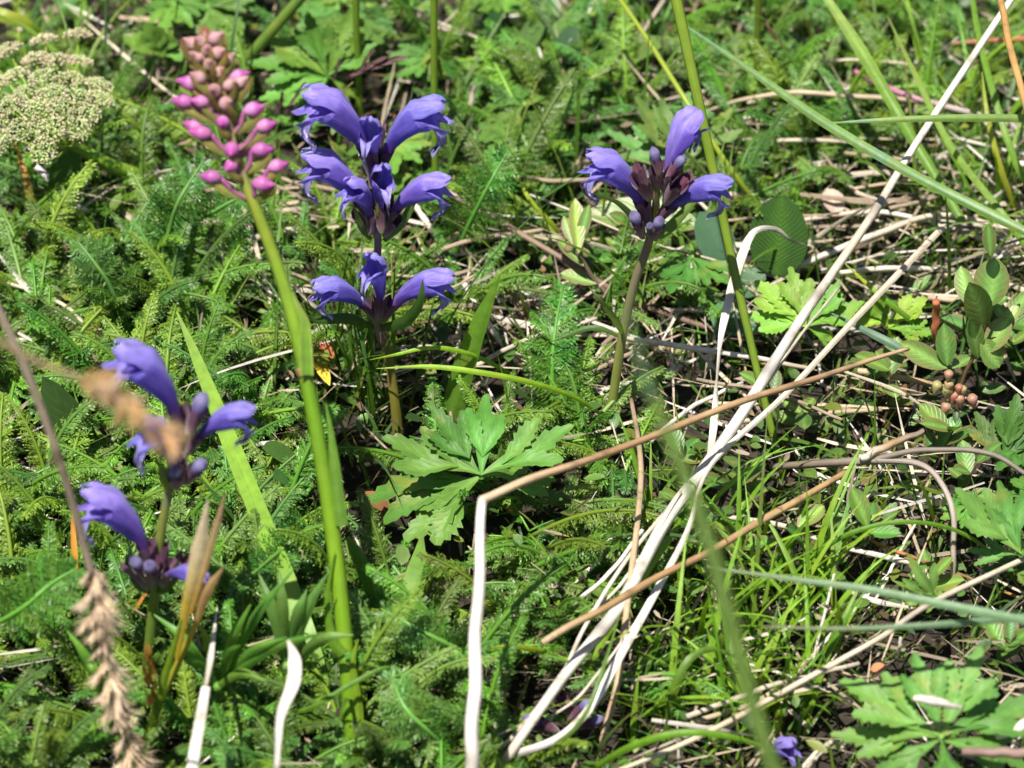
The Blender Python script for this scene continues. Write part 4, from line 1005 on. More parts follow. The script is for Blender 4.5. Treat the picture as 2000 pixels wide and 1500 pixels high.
# ------------------------------------------------------------------ dry stalks
def stalk(name, label, pts, wpx, col, nodes=(), flat=None, cat='dry stalk', mat=None, twist=0., n=40, wob=.12, **kw):
    P = [H(*p) for p in pts]; mb = MB()
    ws = wpx if isinstance(wpx, (list, tuple)) else [wpx]
    Wm = [pxm(w_, P[len(P) // 2]) for w_ in ws]
    if len(Wm) == 1: Wm = Wm * 2
    if flat is None: tube(mb, P, [x / 2 for x in Wm], col, n=n, seg=8, wob=wob, nodes=nodes, ribs=.05)
    else: ribbon(mb, P, Wm, col, n=n, fold=flat, twist=twist, **kw)
    return solo(name, mb, mat or M_STRAW, label, cat)
stalk('dry_stalk', 'longest bright white dry stalk running diagonally past the lime green leaf', [(2030, -70, 100), (1975, 0, 92), (1800, 262, 76), (1700, 425, 66), (1620, 545, 58), (1545, 655, 52), (1450, 805, 45), (1375, 915, 38), (1300, 1020, 36), (1210, 1185, 32), (1110, 1310, 28), (1000, 1465, 18), (960, 1530, 0)],
      [14, 14, 15, 17, 18, 21, 23, 26, 24, 21, 18, 14], [WHITE, WHITE, STRAW, WHITE, WHITE, WHITE, (.66, .6, .52), (.6, .5, .38)], nodes=(.24, .36, .455, .78), n=110)
stalk('dry_stalk', 'slimmer pale dry stalk crossing under the longest white stalk and curving at its foot', [(1845, 440, 36), (1700, 592, 38), (1650, 645, 40), (1530, 775, 40), (1410, 885, 42), (1370, 950, 42), (1345, 1035, 42), (1290, 1140, 38), (1205, 1290, 34), (1150, 1385, 30), (1085, 1445, 24), (990, 1478, 14), (930, 1500, 0)],
      [13, 13, 12, 12, 11, 11, 12, 16, 16, 14, 15, 16], [(.5, .42, .32), STRAW, STRAW, WHITE, STRAW, WHITE, WHITE, WHITE, (.6, .54, .5), WHITE], nodes=(.2, .33), flat=.25, n=70, twist=[0, 0, .2, .8, 0, -.3, .2, 0])
stalk('dry_stalk', 'thin pale dry straw running beside the longest white stalk to the lower edge', [(1300, 1000, 34), (1215, 1105, 32), (1140, 1230, 28), (1090, 1330, 24), (1010, 1430, 18), (935, 1500, 6)], [8, 9, 9, 10, 8], [STRAW, WHITE, (.5, .42, .3), STRAW], n=40)
stalk('dry_stalk', 'short forked pale straw touching the longest white stalk', [(1255, 1035, 34), (1190, 1120, 28), (1118, 1182, 20)], [7, 9, 9], WHITE, n=24)
stalk('dry_stalk', 'fine pale straw between the longest white stalk and the thin brown stalk', [(1330, 960, 40), (1270, 1060, 36), (1205, 1150, 30), (1130, 1215, 22)], [5, 7, 7, 5], [STRAW, WHITE, STRAW], n=26)
stalk('dry_stalk', 'hair-thin straw leaving the white stalks toward the half-hidden violet plant', [(1260, 1190, 34), (1180, 1300, 28), (1120, 1370, 22), (1040, 1420, 12)], [4, 6, 6, 4], [WHITE, STRAW, WHITE], n=26)
stalk('dry_stalk', 'slim split straw lying above the tan folded arm along the longest white stalk', [(1640, 560, 40), (1560, 660, 42), (1490, 760, 42), (1420, 850, 42)], [4, 6, 6, 4], [STRAW, (.58, .5, .4), STRAW], n=26)
stalk('dry_stalk', 'broken pale straw in the dark hollow left of the white stalks', [(1200, 1040, 14), (1170, 1090, 16), (1120, 1145, 10)], [9, 12, 9], [(.5, .43, .34), WHITE, (.42, .35, .27)], n=20)
stalk('dry_stalk', 'thin bleached straw slanting through the bright grass to the forked grey stalk', [(1655, 1000, 12), (1630, 1120, 20), (1600, 1240, 22), (1575, 1350, 10)], [4, 6, 6, 4], [STRAW, WHITE, STRAW], n=26)
def folded():
    b = H(915, 1580, 30); t = Thing('folded_stalk', 'sharply bent stalk, white upright part and long tan arm over the toothed leaf', 'dry stalk', b)
    fold = H(942, 975, 84)
    mb = MB(); tube(mb, [b, H(922, 1450, 52), H(930, 1240, 68), fold], [pxm(13.5, b), pxm(13, b), pxm(12.5, b), pxm(9, b)], [WHITE, (.62, .56, .48), (.76, .71, .64), (.66, .6, .52), WHITE], n=40, seg=10, wob=.2, ribs=.05); t.part('upright_piece', mb, M_STRAW)
    mb = MB(); tube(mb, [fold + Vector((-.0006, 0, 0)), H(1060, 928, 80), H(1200, 880, 72), H(1400, 803, 62), H(1600, 735, 52), H(1775, 682, 44)], [pxm(8.5, b), pxm(7.5, b), pxm(7, b), pxm(7, b), pxm(6, b), pxm(4, b)], [(.60, .46, .30), (.5, .36, .2), (.34, .21, .10), (.45, .30, .15), (.3, .19, .10), (.48, .34, .2)], n=60, seg=8, wob=.25, nodes=(.37, .74), ribs=.06); t.part('bent_arm', mb, M_STRAW)
folded()
stalk('dry_stalk', 'tan cut stalk lying across the white stalks from the forked grey stalk', [(1060, 1255, 46), (1180, 1186, 45), (1350, 1095, 40), (1520, 1000, 34), (1665, 915, 26)], [13, 14, 14, 15, 11], [(.56, .42, .25), TAN, (.36, .22, .10), (.50, .34, .16), (.40, .25, .10)], n=50, nodes=(.33, .82), wob=.25)
stalk('dry_stalk', 'thin brown stalk hanging down from the violet flower stem to the white stalks', [(1232, 780, 24), (1250, 880, 28), (1250, 960, 32), (1232, 1130, 34), (1208, 1320, 22), (1178, 1445, 8), (1192, 1510, 0)], [9, 12, 13, 14, 14, 12], [(.30, .20, .13), (.42, .30, .2), (.45, .33, .2), (.40, .28, .18), (.46, .34, .22)], n=50)
stalk('dry_stalk', 'pale straw pointing right from the single violet flower stem', [(1225, 660, 20), (1340, 678, 22), (1480, 700, 22), (1590, 722, 16)], [9, 11, 10, 8], [STRAW, WHITE, (.46, .36, .24)], n=24)
stalk('dry_stalk', 'hollow tan straw end lying beside the pinkish fruits', [(1665, 722, 16), (1760, 738, 15), (1860, 760, 10)], [13, 12, 11], [(.55, .42, .27), TAN], n=18)
stalk('dry_ribbon', 'curled papery grey-white grass leaf hanging in front of the clover leaf', [(1572, 478, 40), (1545, 470, 46), (1512, 448, 52), (1470, 456, 56), (1440, 530, 52), (1420, 600, 46), (1407, 670, 40), (1402, 740, 34), (1396, 820, 28), (1385, 900, 20)],
      [3, 6, 12, 11, 18, 18, 15, 8, 14, 16, 10], [(.26, .22, .19), (.36, .32, .28), (.5, .46, .42), WHITE, (.46, .40, .33), WHITE, (.5, .44, .37), WHITE, (.42, .36, .28)], flat=.15, n=60, twist=[0, .9, .4, 0, .3, -.2, .5, 1.2, .3, 0])
def forked():
    b = H(1505, 912, 20); t = Thing('forked_stalk', 'grey weathered stalk forking into drooping curved branches', 'dry stalk', b)
    n1 = H(1690, 900, 34)
    mb = MB(); tube(mb, [b, H(1600, 905, 27), n1], [pxm(6, b), pxm(7.5, b), pxm(7.5, b)], [(.22, .16, .11), (.2, .16, .12), (.30, .25, .2)], n=16, seg=8, ribs=.12); t.part('stem', mb, M_STRAW)
    for P, w_, c in (([(1690, 900, 34), (1790, 905, 38), (1842, 948, 36), (1862, 1020, 30), (1862, 1090, 20), (1856, 1155, 8)], [9, 8, 8, 7.5, 6], [GREY, (.4, .34, .28), (.48, .41, .34), STRAW]), ([(1690, 898, 34), (1800, 880, 42), (1900, 880, 44), (1960, 898, 42), (2040, 950, 34)], [8, 7, 7, 6.5, 6], [GREY, (.30, .25, .2), (.4, .34, .28)]),
                    ([(1672, 905, 32), (1658, 965, 24), (1652, 1030, 14), (1662, 1075, 5)], [5, 5, 4.5], [STRAW, GREY, STRAW]), ([(1680, 896, 36), (1740, 868, 40), (1805, 842, 42)], [11, 10, 7], [WHITE, (.46, .3, .15), GREY])):
        mb = MB(); q = [H(*p) for p in P]; tube(mb, q, [pxm(x * .68, b) for x in w_], [mul(k, .75) for k in c], n=40, seg=8, ribs=.14, wob=.25); t.part('branch', mb, M_STRAW)
forked()
for lb, pts, w_, c, nm in (
    ('pale straw lying under the tan stalk toward the fallen grey stalk', [(1375, 1005, 14), (1520, 1025, 18), (1640, 1068, 18), (1750, 1092, 14), (1845, 1122, 6)], [9, 11, 10, 12, 7], [STRAW, (.5, .42, .34), WHITE, STRAW], 'dry_stalk'),
    ('long grey-tan straw slanting up to the hairy leaf', [(1210, 1505, 18), (1400, 1422, 26), (1600, 1312, 32), (1720, 1245, 34), (1830, 1172, 32), (2030, 1078, 26)], [9, 11, 12, 11, 12, 11], [STRAW, (.48, .38, .27), (.55, .46, .36), (.42, .35, .28), STRAW], 'dry_stalk'),
    ('thick grey woody stick lying behind the orchid stem', [(552, 1050, 8), (640, 1076, 8), (770, 1115, 5)], [20, 24, 20], [(.42, .35, .3), (.36, .28, .24), (.27, .2, .15)], 'woody_stick'),
    ('white weathered stick pointing to the umbel', [(70, 325, 30), (125, 378, 22), (195, 440, 8)], [13, 15, 13], [(.66, .6, .6), WHITE, (.6, .54, .54)], 'dry_stalk'),
    ('dull straw lying behind the top of the orchid stem', [(335, 446, 10), (450, 428, 14), (560, 412, 15), (645, 398, 12)], [15, 14, 13, 12], [(.4, .33, .26), (.46, .38, .3), (.42, .33, .24)], 'dry_stalk'),
    ('pale straw running down behind the orchid stem', [(475, 400, 22), (505, 500, 18), (530, 590, 12), (562, 690, 4)], [8, 11, 12, 13], [(.42, .33, .24), STRAW, WHITE], 'dry_stalk'),
    ('white straw piece under the right bloom of the upper violet tier', [(800, 388, 20), (838, 440, 15), (880, 500, 8)], [12, 13, 12], [WHITE, (.62, .55, .46)], 'dry_stalk'),
    ('long brown ridged stick running from the violet blooms behind the single flower', [(828, 350, 34), (940, 412, 28), (1090, 500, 20), (1240, 590, 14), (1360, 632, 10), (1490, 672, 5)], [13, 12, 11, 11, 12, 11], [(.42, .32, .24), (.34, .24, .17), (.17, .11, .08), (.2, .13, .09), (.28, .19, .13)], 'brown_stick'),
    ('white straw behind the broad yellow-green blade', [(902, 548, 16), (945, 620, 14), (990, 680, 10), (1040, 712, 4)], [9, 12, 12, 10], [WHITE, STRAW], 'dry_stalk'),
    ('tan stick lying left of the maroon bud', [(408, 1232, 10), (470, 1233, 12), (535, 1232, 8)], [14, 15, 13], [(.6, .5, .38), STRAW], 'dry_stalk'),
    ('tan straw with a bent joint left of the woolly spike', [(20, 1212, 16), (80, 1240, 14), (145, 1285, 6)], [15, 17, 15], [(.55, .42, .3), (.5, .36, .24)], 'dry_stalk'),
    ('short pale straw high in the feathery leaves near the pink stem', [(1600, 119, 26), (1690, 117, 28), (1775, 126, 22)], [5, 6, 7], [STRAW, (.5, .42, .3)], 'dry_stalk'),
    ('long arched brown straw behind the grey-green blade', [(1365, 222, 16), (1450, 195, 26), (1550, 181, 30), (1700, 190, 26), (1865, 203, 14)], [6, 8, 10, 10, 8], [(.4, .3, .2), (.46, .36, .25), (.5, .4, .28)], 'dry_stalk'),
    ('thin pale straw right of the single violet flower', [(1385, 268, 16), (1500, 274, 20), (1620, 275, 20), (1770, 295, 10)], [5, 8, 8, 5], [(.4, .32, .24), STRAW, (.46, .38, .28)], 'dry_stalk'),
    ('pinkish magenta dead stem fading to grey beside the long white stalk', [(1670, 140, 26), (1720, 165, 28), (1790, 192, 28), (1900, 222, 22), (2040, 262, 10)], [10, 12, 11, 12, 13], [(.48, .16, .26), (.36, .10, .2), (.40, .22, .26), (.48, .42, .38), (.4, .34, .28)], 'dry_stalk'),
    ('rust-red dry leaf pointing left behind the orange-brown stalk', [(1838, 86, 18), (1920, 80, 22), (2040, 74, 20)], [4, 9, 10], [(.5, .3, .2), (.46, .17, .09), (.40, .13, .07)], 'dry_stalk'),
    ('orange-brown out-of-focus stalk crossing the top of the long white stalk', [(1948, -40, 120), (1962, 40, 118), (1985, 140, 114), (2030, 290, 104)], [14, 15, 15, 15], [(.42, .22, .07), (.46, .25, .09)], 'dry_stalk'),
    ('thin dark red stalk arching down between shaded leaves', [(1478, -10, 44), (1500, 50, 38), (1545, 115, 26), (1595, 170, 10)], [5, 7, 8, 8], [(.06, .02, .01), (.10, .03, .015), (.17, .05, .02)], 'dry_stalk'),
    ('jointed pale straw stump upright behind the violet blooms', [(924, 165, 30), (919, 215, 20), (915, 290, 4)], [11, 12, 13], [(.6, .46, .4), STRAW, (.5, .42, .34)], 'dry_stalk'),
    ('brick-red dead stem stub in front of the lime leaf and shrub', [(1829, 588, 40), (1828, 620, 32), (1828, 655, 24), (1842, 695, 10)], [15, 16, 18, 12], [(.40, .13, .06), (.42, .14, .07), (.36, .12, .06)], 'dry_stalk'),
    ('tan straw lying under the shrub leaves at the lime leaf height', [(1800, 580, 16), (1900, 590, 18), (2040, 606, 14)], [11, 13, 13], [(.42, .3, .2), (.5, .42, .36)], 'dry_stalk'),
    ('pale flat straw below the grey-green blade, left of the shrub', [(1640, 532, 20), (1740, 524, 22), (1880, 528, 12)], [9, 11, 8], [STRAW, WHITE], 'dry_stalk'),
    ('pale straw crossing just under the clover leaf', [(1560, 520, 16), (1700, 462, 24), (1850, 420, 22), (2030, 470, 14)], [12, 13, 10, 10], [WHITE, STRAW, (.6, .52, .4)], 'dry_stalk'),
    ('thin curved straw behind the diagonal grey-green blade', [(1555, 432, 14), (1700, 414, 20), (1830, 432, 18), (1960, 445, 10)], [8, 10, 9, 7], [STRAW, WHITE, STRAW], 'dry_stalk'),
    ('fine thread-like straw stretched behind the single violet flower', [(1035, 380, 26), (1150, 425, 26), (1260, 470, 24), (1400, 510, 20), (1480, 540, 10)], [4, 4.5, 4.5, 5, 5], [WHITE, STRAW, STRAW, WHITE], 'dry_stalk'),
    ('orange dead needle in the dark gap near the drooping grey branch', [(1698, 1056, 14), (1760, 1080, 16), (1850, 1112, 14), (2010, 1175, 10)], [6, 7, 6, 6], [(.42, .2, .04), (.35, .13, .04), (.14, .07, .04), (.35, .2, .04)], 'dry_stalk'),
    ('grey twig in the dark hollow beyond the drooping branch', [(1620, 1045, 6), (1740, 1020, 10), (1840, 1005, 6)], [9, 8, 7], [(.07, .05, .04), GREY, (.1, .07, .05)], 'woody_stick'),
    ('thin white straw dropping through the bright green grass', [(1790, 1020, 20), (1750, 1090, 14), (1710, 1170, 8), (1580, 1350, 2)], [5, 7, 6, 5], [STRAW, WHITE, STRAW], 'dry_stalk'),
    ('small pale dry seed husk on a thread above the blurred palmate leaf', [(1759, 1245, 34), (1757, 1265, 30), (1753, 1290, 20)], [6, 8, 2], [(.6, .54, .46), STRAW], 'dry_husk'),
    ('white papery bract lying on the blurred palmate leaf', [(1785, 1363, 58), (1825, 1370, 58), (1880, 1383, 54)], [10, 20, 5], [(.75, .6, .55), WHITE, (.55, .46, .4)], 'dry_husk'),
    ('purple-brown straw in the lower right corner under the palmate leaf', [(1880, 1468, 40), (1960, 1470, 42), (2040, 1472, 40)], [18, 20, 20], [(.26, .17, .14), (.3, .2, .16)], 'dry_stalk'),
    ('white flat straw end beside the palmate leaf in the lower corner', [(1945, 1440, 38), (1990, 1420, 40), (2040, 1400, 40)], [12, 22, 22], [WHITE, WHITE], 'dry_stalk'),
    ('pale straw in the lower gap left of the palmate leaf', [(1565, 1510, 4), (1590, 1480, 8), (1625, 1448, 10)], [16, 17, 10], [WHITE, STRAW], 'dry_stalk')):
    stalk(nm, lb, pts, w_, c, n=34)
stalk('dry_grass_leaf', 'white flat dead grass blade with a crease at the lower edge', [(368, 1560, 60), (378, 1480, 64), (392, 1400, 66), (402, 1340, 66)], [20, 21, 20, 16], [(.6, .54, .46), WHITE, (.5, .45, .38), WHITE], flat=.12, n=24)
stalk('dry_grass_leaf', 'thin white dead blade tip standing above the creased white blade', [(402, 1338, 66), (412, 1280, 58), (424, 1186, 48)], [6, 12, 2], [STRAW, WHITE, WHITE], flat=.1, n=16)
stalk('dry_grass_leaf', 'round-tipped white dead leaf standing near the foot of the orchid', [(530, 1580, 52), (538, 1480, 62), (545, 1400, 70), (572, 1330, 76), (574, 1285, 79), (562, 1250, 80)], [14, 15, 18, 27, 24, 4], [(.42, .37, .32), (.46, .42, .38), (.6, .55, .48), WHITE, (.56, .5, .43)], flat=.3, n=34, twist=[.9, .7, .3, 0, 0])

def loose_straws():
    n = 0
    for k in range(2500):
        x = R.uniform(*XR); y = R.uniform(*YR)
        if R.random() > float(zone('straw', x, y)) * .9 + .04: continue
        px, py = proj(x, y, .01)
        if px < -60 or px > 2060 or py < -60 or py > 1560: continue
        a = R.gauss(.1, .5) if R.random() < .7 else R.uniform(0, 3.14); L = R.uniform(.02, .06); z = R.uniform(.006, .022)
        d = Vector((math.cos(a), math.sin(a), R.uniform(-.12, .12))) * L; p = Vector((x, y, z))
        if bool(blocked(x, y, z)) or bool(blocked(x + d.x / 2, y + d.y / 2, z)) : continue
        mb = MB(); s = Vector((-d.y, d.x, 0)) * R.uniform(-.12, .12)
        c = mul(R.choice([STRAW, WHITE, (.46, .36, .24), (.36, .27, .19), (.52, .44, .34), (.62, .56, .48)]), R.uniform(.8, 1.05)); r_ = R.uniform(.0004, .0009)
        if R.random() < .4: tube(mb, [p - d * .5, p + s, p + d * .5], [r_, r_, r_ * .8], [c, mul(c, .9), c], n=12, seg=6, wob=.2)
        else: ribbon(mb, [p - d * .5, p + s, p + d * .5], [r_ * 1.5, r_ * 3, r_ * 1.2], [c, c], n=12, twist=R.uniform(-2, 2), across=3, side=(0, .7, .7))
        solo('straw', mb, M_STRAW, 'loose bleached straw near ' + near(x, y), 'straw', 'loose straws near ' + near(x, y))
        n += 1
        if n > 210: break
loose_straws()

# ------------------------------------------------------------------ green stems and blades
def gstem(label, pts, wpx, col, yy=None, name='green_stem', cat='stem', **kw):
    if isinstance(yy, tuple): P = [Y(p[0], p[1], lerp(yy[0], yy[1], (pts[-1][1] - p[1]) / (pts[-1][1] - pts[0][1]))) for p in pts]
    else: P = [Y(p[0], p[1], yy) if yy is not None else H(*p) for p in pts]
    mb = MB()
    ws = wpx if isinstance(wpx, list) else [wpx, wpx]
    tube(mb, P[::-1], [pxm(w_ / 2, P[-1]) for w_ in ws[::-1]], col, n=30, seg=8, ribs=.04, **kw); return solo(name, mb, M_STEM, label, cat)
def gblade(label, pts, wpx, col, yy=None, name='grass_leaf', n=36, fold=.22, twist=0., **kw):
    P = [Y(p[0], p[1], yy) if yy is not None else H(*p) for p in pts]; mb = MB()
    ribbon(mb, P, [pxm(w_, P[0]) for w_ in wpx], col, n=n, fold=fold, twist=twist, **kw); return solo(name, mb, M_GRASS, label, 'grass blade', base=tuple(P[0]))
OL = (.13, .22, .035)
gstem('upright green stem behind the dark grass panicle', [(695, -60), (696, 40), (699, 120), (703, 240)], 14, (.11, .23, .035), H(703, 250).y)
gstem('upright slender green stem right of the upper violet blooms', [(848, -60), (848, 100), (849, 250), (853, 440)], 14, (.13, .26, .04), H(853, 450).y)
gstem('tall thick olive green stem passing right of the single violet flower', [(1308, -60), (1345, 110), (1388, 310), (1430, 510), (1462, 650), (1485, 750), (1530, 930)], [23, 22, 20, 18, 16, 15, 15], [(.12, .20, .03), OL, (.12, .2, .03), (.15, .25, .04)], (H(1530, 940).y, Y_R + .05))
gstem('slanting yellow-green stem crossing behind the tall olive stem', [(1190, -30, 60), (1260, 70, 54), (1345, 205, 44), (1420, 320, 30), (1490, 415, 10)], [9, 10, 11, 11, 10], (.17, .27, .035))
gstem('shaded green stem slanting up behind the orchid', [(600, -20, 60), (540, 50, 44), (480, 120, 26), (440, 180, 4)], [20, 22, 22], (.10, .19, .05))
gstem('dim olive stem standing among the upper right leaves', [(1482, -40), (1480, 60), (1476, 220)], [14, 14, 14], (.10, .16, .03), H(1476, 230).y)
gstem('second dim olive stem near the arched brown straw', [(1632, -40), (1628, 60), (1634, 180)], [10, 10, 10], (.10, .17, .03), H(1634, 190).y)
gblade('broad yellow-green blade pointing up right of the lower violet tier', [(868, 850), (892, 770), (915, 690), (945, 610), (978, 535)], [44, 44, 42, 28, 2], [(.12, .27, .05), (.16, .33, .06), (.18, .36, .06), (.17, .34, .06)], H(868, 860).y, fold=.06, mid=(.2, .38, .08))
gblade('long pale green blade slanting down behind the left violet flower', [(650, 1500, -2), (612, 1290, 22), (560, 1140, 34), (520, 1040, 38), (470, 915, 42), (420, 790, 46), (380, 690, 50), (345, 608, 54)], [42, 42, 42, 40, 38, 32, 20, 3], [(.13, .29, .035), (.15, .32, .05), (.18, .35, .07), (.15, .28, .08)], fold=.08)
gblade('broad green blade behind the feathery leaves, left of the white upright stalk', [(760, 1440, -2), (775, 1330, 6), (795, 1200, 14), (815, 1110, 20), (825, 1040, 24)], [46, 50, 52, 40, 3], [(.12, .28, .03), (.13, .30, .04), (.10, .24, .04)], fold=.08)
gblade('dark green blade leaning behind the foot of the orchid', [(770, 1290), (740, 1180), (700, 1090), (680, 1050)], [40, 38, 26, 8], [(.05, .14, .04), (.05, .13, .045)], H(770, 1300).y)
gblade('grey-green diagonal grass leaf meeting the long white stalk', [(2060, 480, 84), (1950, 425, 88), (1830, 365, 92), (1720, 305, 94), (1600, 232, 96), (1470, 140, 92), (1325, 40, 80)], [16, 20, 20, 20, 20, 14, 3], [(.12, .23, .08), (.12, .25, .08), (.17, .29, .14), (.15, .28, .11), (.20, .31, .16)], fold=.3, n=50, mid=(.24, .36, .2))
gblade('green blade with a pale folded edge dropping from the top edge', [(1880, 430, 40), (1800, 300, 52), (1745, 205, 62), (1680, 95, 70), (1605, -20, 76)], [16, 20, 22, 26, 14], [(.09, .21, .04), (.10, .23, .05), (.13, .26, .07), (.2, .33, .16)], fold=.35, n=40)
gblade('level grey-green blade end touching the diagonal grass leaf', [(2080, 232, 88), (1900, 230, 92), (1760, 233, 94), (1610, 241, 92)], [16, 15, 12, 2], [(.13, .24, .09), (.15, .27, .12), (.19, .3, .15)], fold=.3)
gblade('slim green blade slanting behind the long white stalk', [(2060, 560, 24), (1960, 420, 44), (1860, 290, 50), (1790, 150, 56), (1733, 30, 52)], [10, 14, 14, 12, 2], [(.09, .22, .04), (.13, .26, .08), (.15, .27, .1)], n=40)
gblade('tall green blade near the orange-brown stalk', [(2050, 420, 20), (1990, 330, 40), (1940, 180, 56), (1910, 60, 60), (1895, -40, 60)], [12, 14, 13, 12, 10], [(.11, .25, .04), (.12, .25, .05)], n=36)
gblade('yellowing blade right of the long white stalk near the upper straws', [(1990, 420, 10), (1955, 330, 30), (1930, 230, 44), (1918, 140, 52)], [10, 12, 10, 2], [(.25, .33, .05), (.15, .26, .05)])
gblade('upper arched yellow-green blade below the lower violet tier', [(1010, 738, 14), (940, 700, 34), (880, 682, 42), (830, 680, 44), (775, 692, 42), (722, 703, 36)], [8, 9, 9, 8, 6, 1], [(.16, .33, .03), (.2, .37, .04), (.19, .36, .04)])
gblade('lower arched yellow-green blade reaching over the broad blade toward the toothed leaf', [(1200, 830, 6), (1130, 780, 24), (1040, 748, 38), (940, 728, 46), (840, 716, 48), (735, 720, 44)], [6, 9, 11, 11, 9, 1], [(.14, .31, .03), (.19, .36, .04), (.21, .38, .05)])
gblade('blurred foreground green blade rising in front of the white stalks', [(1545, 1600), (1510, 1500), (1465, 1360), (1420, 1190), (1375, 1030), (1310, 860), (1258, 730), (1222, 600)], [30, 30, 30, 28, 25, 20, 13, 3], [(.20, .36, .13), (.23, .39, .17), (.25, .40, .2)], H(1545, 1610).y - .2, fold=.1, n=44)
gblade('upper of two grey-green blades running level past the drooping branch', [(2080, 1228, 80), (1900, 1192, 84), (1700, 1152, 84), (1540, 1130, 80), (1380, 1108, 72)], [18, 18, 15, 11, 3], [(.16, .29, .14), (.18, .31, .16), (.2, .31, .17), (.24, .3, .16)], fold=.25, n=36)
gblade('lower of two grey-green blades running level above the palmate leaf', [(2080, 1200, 74), (1930, 1212, 76), (1800, 1222, 78), (1650, 1228, 78), (1490, 1224, 74)], [17, 15, 12, 9, 3], [(.15, .28, .15), (.17, .3, .16), (.2, .3, .16), (.3, .3, .15)], fold=.25, n=30)
gblade('thin green arch over the dark hollow under the forked stalk', [(1540, 1130, 6), (1600, 1080, 24), (1660, 1042, 36), (1750, 1020, 40), (1850, 1030, 34), (1930, 1075, 22), (2000, 1160, 4)], [6, 9, 9, 9, 8, 7, 2], [(.13, .28, .04), (.16, .32, .05)])
gblade('bluish green blade lying over the shrub leaves', [(1860, 722, 22), (1790, 695, 30), (1710, 655, 34), (1620, 610, 34)], [14, 18, 16, 2], [(.10, .21, .13), (.14, .25, .17), (.17, .27, .2)], fold=.3)
gblade('thin leaf with yellow tip slanting over the lime green leaf', [(1825, 660, 12), (1760, 610, 28), (1700, 560, 36), (1645, 510, 36)], [9, 11, 9, 1], [(.11, .26, .04), (.12, .27, .04), (.32, .33, .04)])
gblade('yellow-green twin blade left of the budding twig', [(1115, 490, 8), (1080, 440, 22), (1035, 390, 32), (998, 318, 40)], [7, 10, 9, 2], [(.17, .32, .03), (.21, .36, .04)])
gblade('second yellow-green blade beside the budding twig', [(1110, 490, 8), (1060, 430, 16), (1000, 380, 22), (960, 365, 24)], [7, 8, 8, 1], [(.16, .3, .03), (.2, .33, .04)])
gblade('long arching grass blade at the top left over the umbel', [(330, 330, 4), (270, 250, 34), (180, 170, 44), (60, 60, 46), (-30, 20, 40)], [8, 10, 10, 9, 4], [(.10, .24, .04), (.13, .28, .06)])
gblade('wide yellow-green leaf at the left edge above the umbel', [(90, 70, 20), (50, 45, 28), (0, 28, 32), (-60, 10, 30)], [4, 24, 26, 20], [(.14, .27, .03), (.24, .3, .06), (.16, .28, .04)])
gblade('orange-tipped sheath leaf below the umbel', [(75, 470, 4), (62, 400, 22), (45, 330, 32), (28, 275, 36)], [20, 20, 13, 2], [(.08, .17, .03), (.17, .22, .04), (.42, .2, .04), (.4, .13, .03)], fold=.3)
gblade('bent green blade hooking over the bright grass beside the pale stalks', [(1300, 1440, 6), (1316, 1350, 24), (1345, 1290, 32), (1390, 1268, 32), (1440, 1285, 26)], [12, 17, 16, 12, 3], [(.07, .2, .03), (.10, .24, .06)])
gblade('bright green blade lying along the longest white stalk', [(1340, 1005, 20), (1300, 1060, 28), (1240, 1150, 30), (1190, 1230, 20), (1130, 1345, 6)], [3, 16, 17, 14, 10], [(.17, .34, .04), (.16, .33, .04)])
gblade('long low arching blade sweeping up from the lower edge past the brown stalk', [(1130, 1520, 6), (1230, 1460, 26), (1330, 1432, 34), (1430, 1440, 30), (1520, 1470, 18)], [11, 15, 15, 12, 3], [(.14, .31, .03), (.16, .34, .04)])
gblade('thin bluish blade curving under the pale stalks to the small violet plant', [(980, 1480, 10), (1080, 1455, 22), (1140, 1400, 32), (1180, 1300, 40), (1210, 1200, 42)], [7, 9, 9, 8, 2], [(.06, .16, .05), (.07, .18, .06)])
gblade('faded olive-yellow blade crossing under the tan stalk', [(945, 1268, 20), (990, 1262, 24), (1040, 1268, 20), (1080, 1275, 14)], [3, 10, 12, 3], [(.19, .25, .03), (.2, .27, .03)])
gblade('green arched stem-like blade from the orchid foot toward the feathery leaf', [(500, 1400, 10), (600, 1385, 24), (680, 1340, 32), (750, 1305, 34), (800, 1312, 28)], [8, 10, 10, 8, 2], [(.10, .2, .03), (.07, .17, .03)])

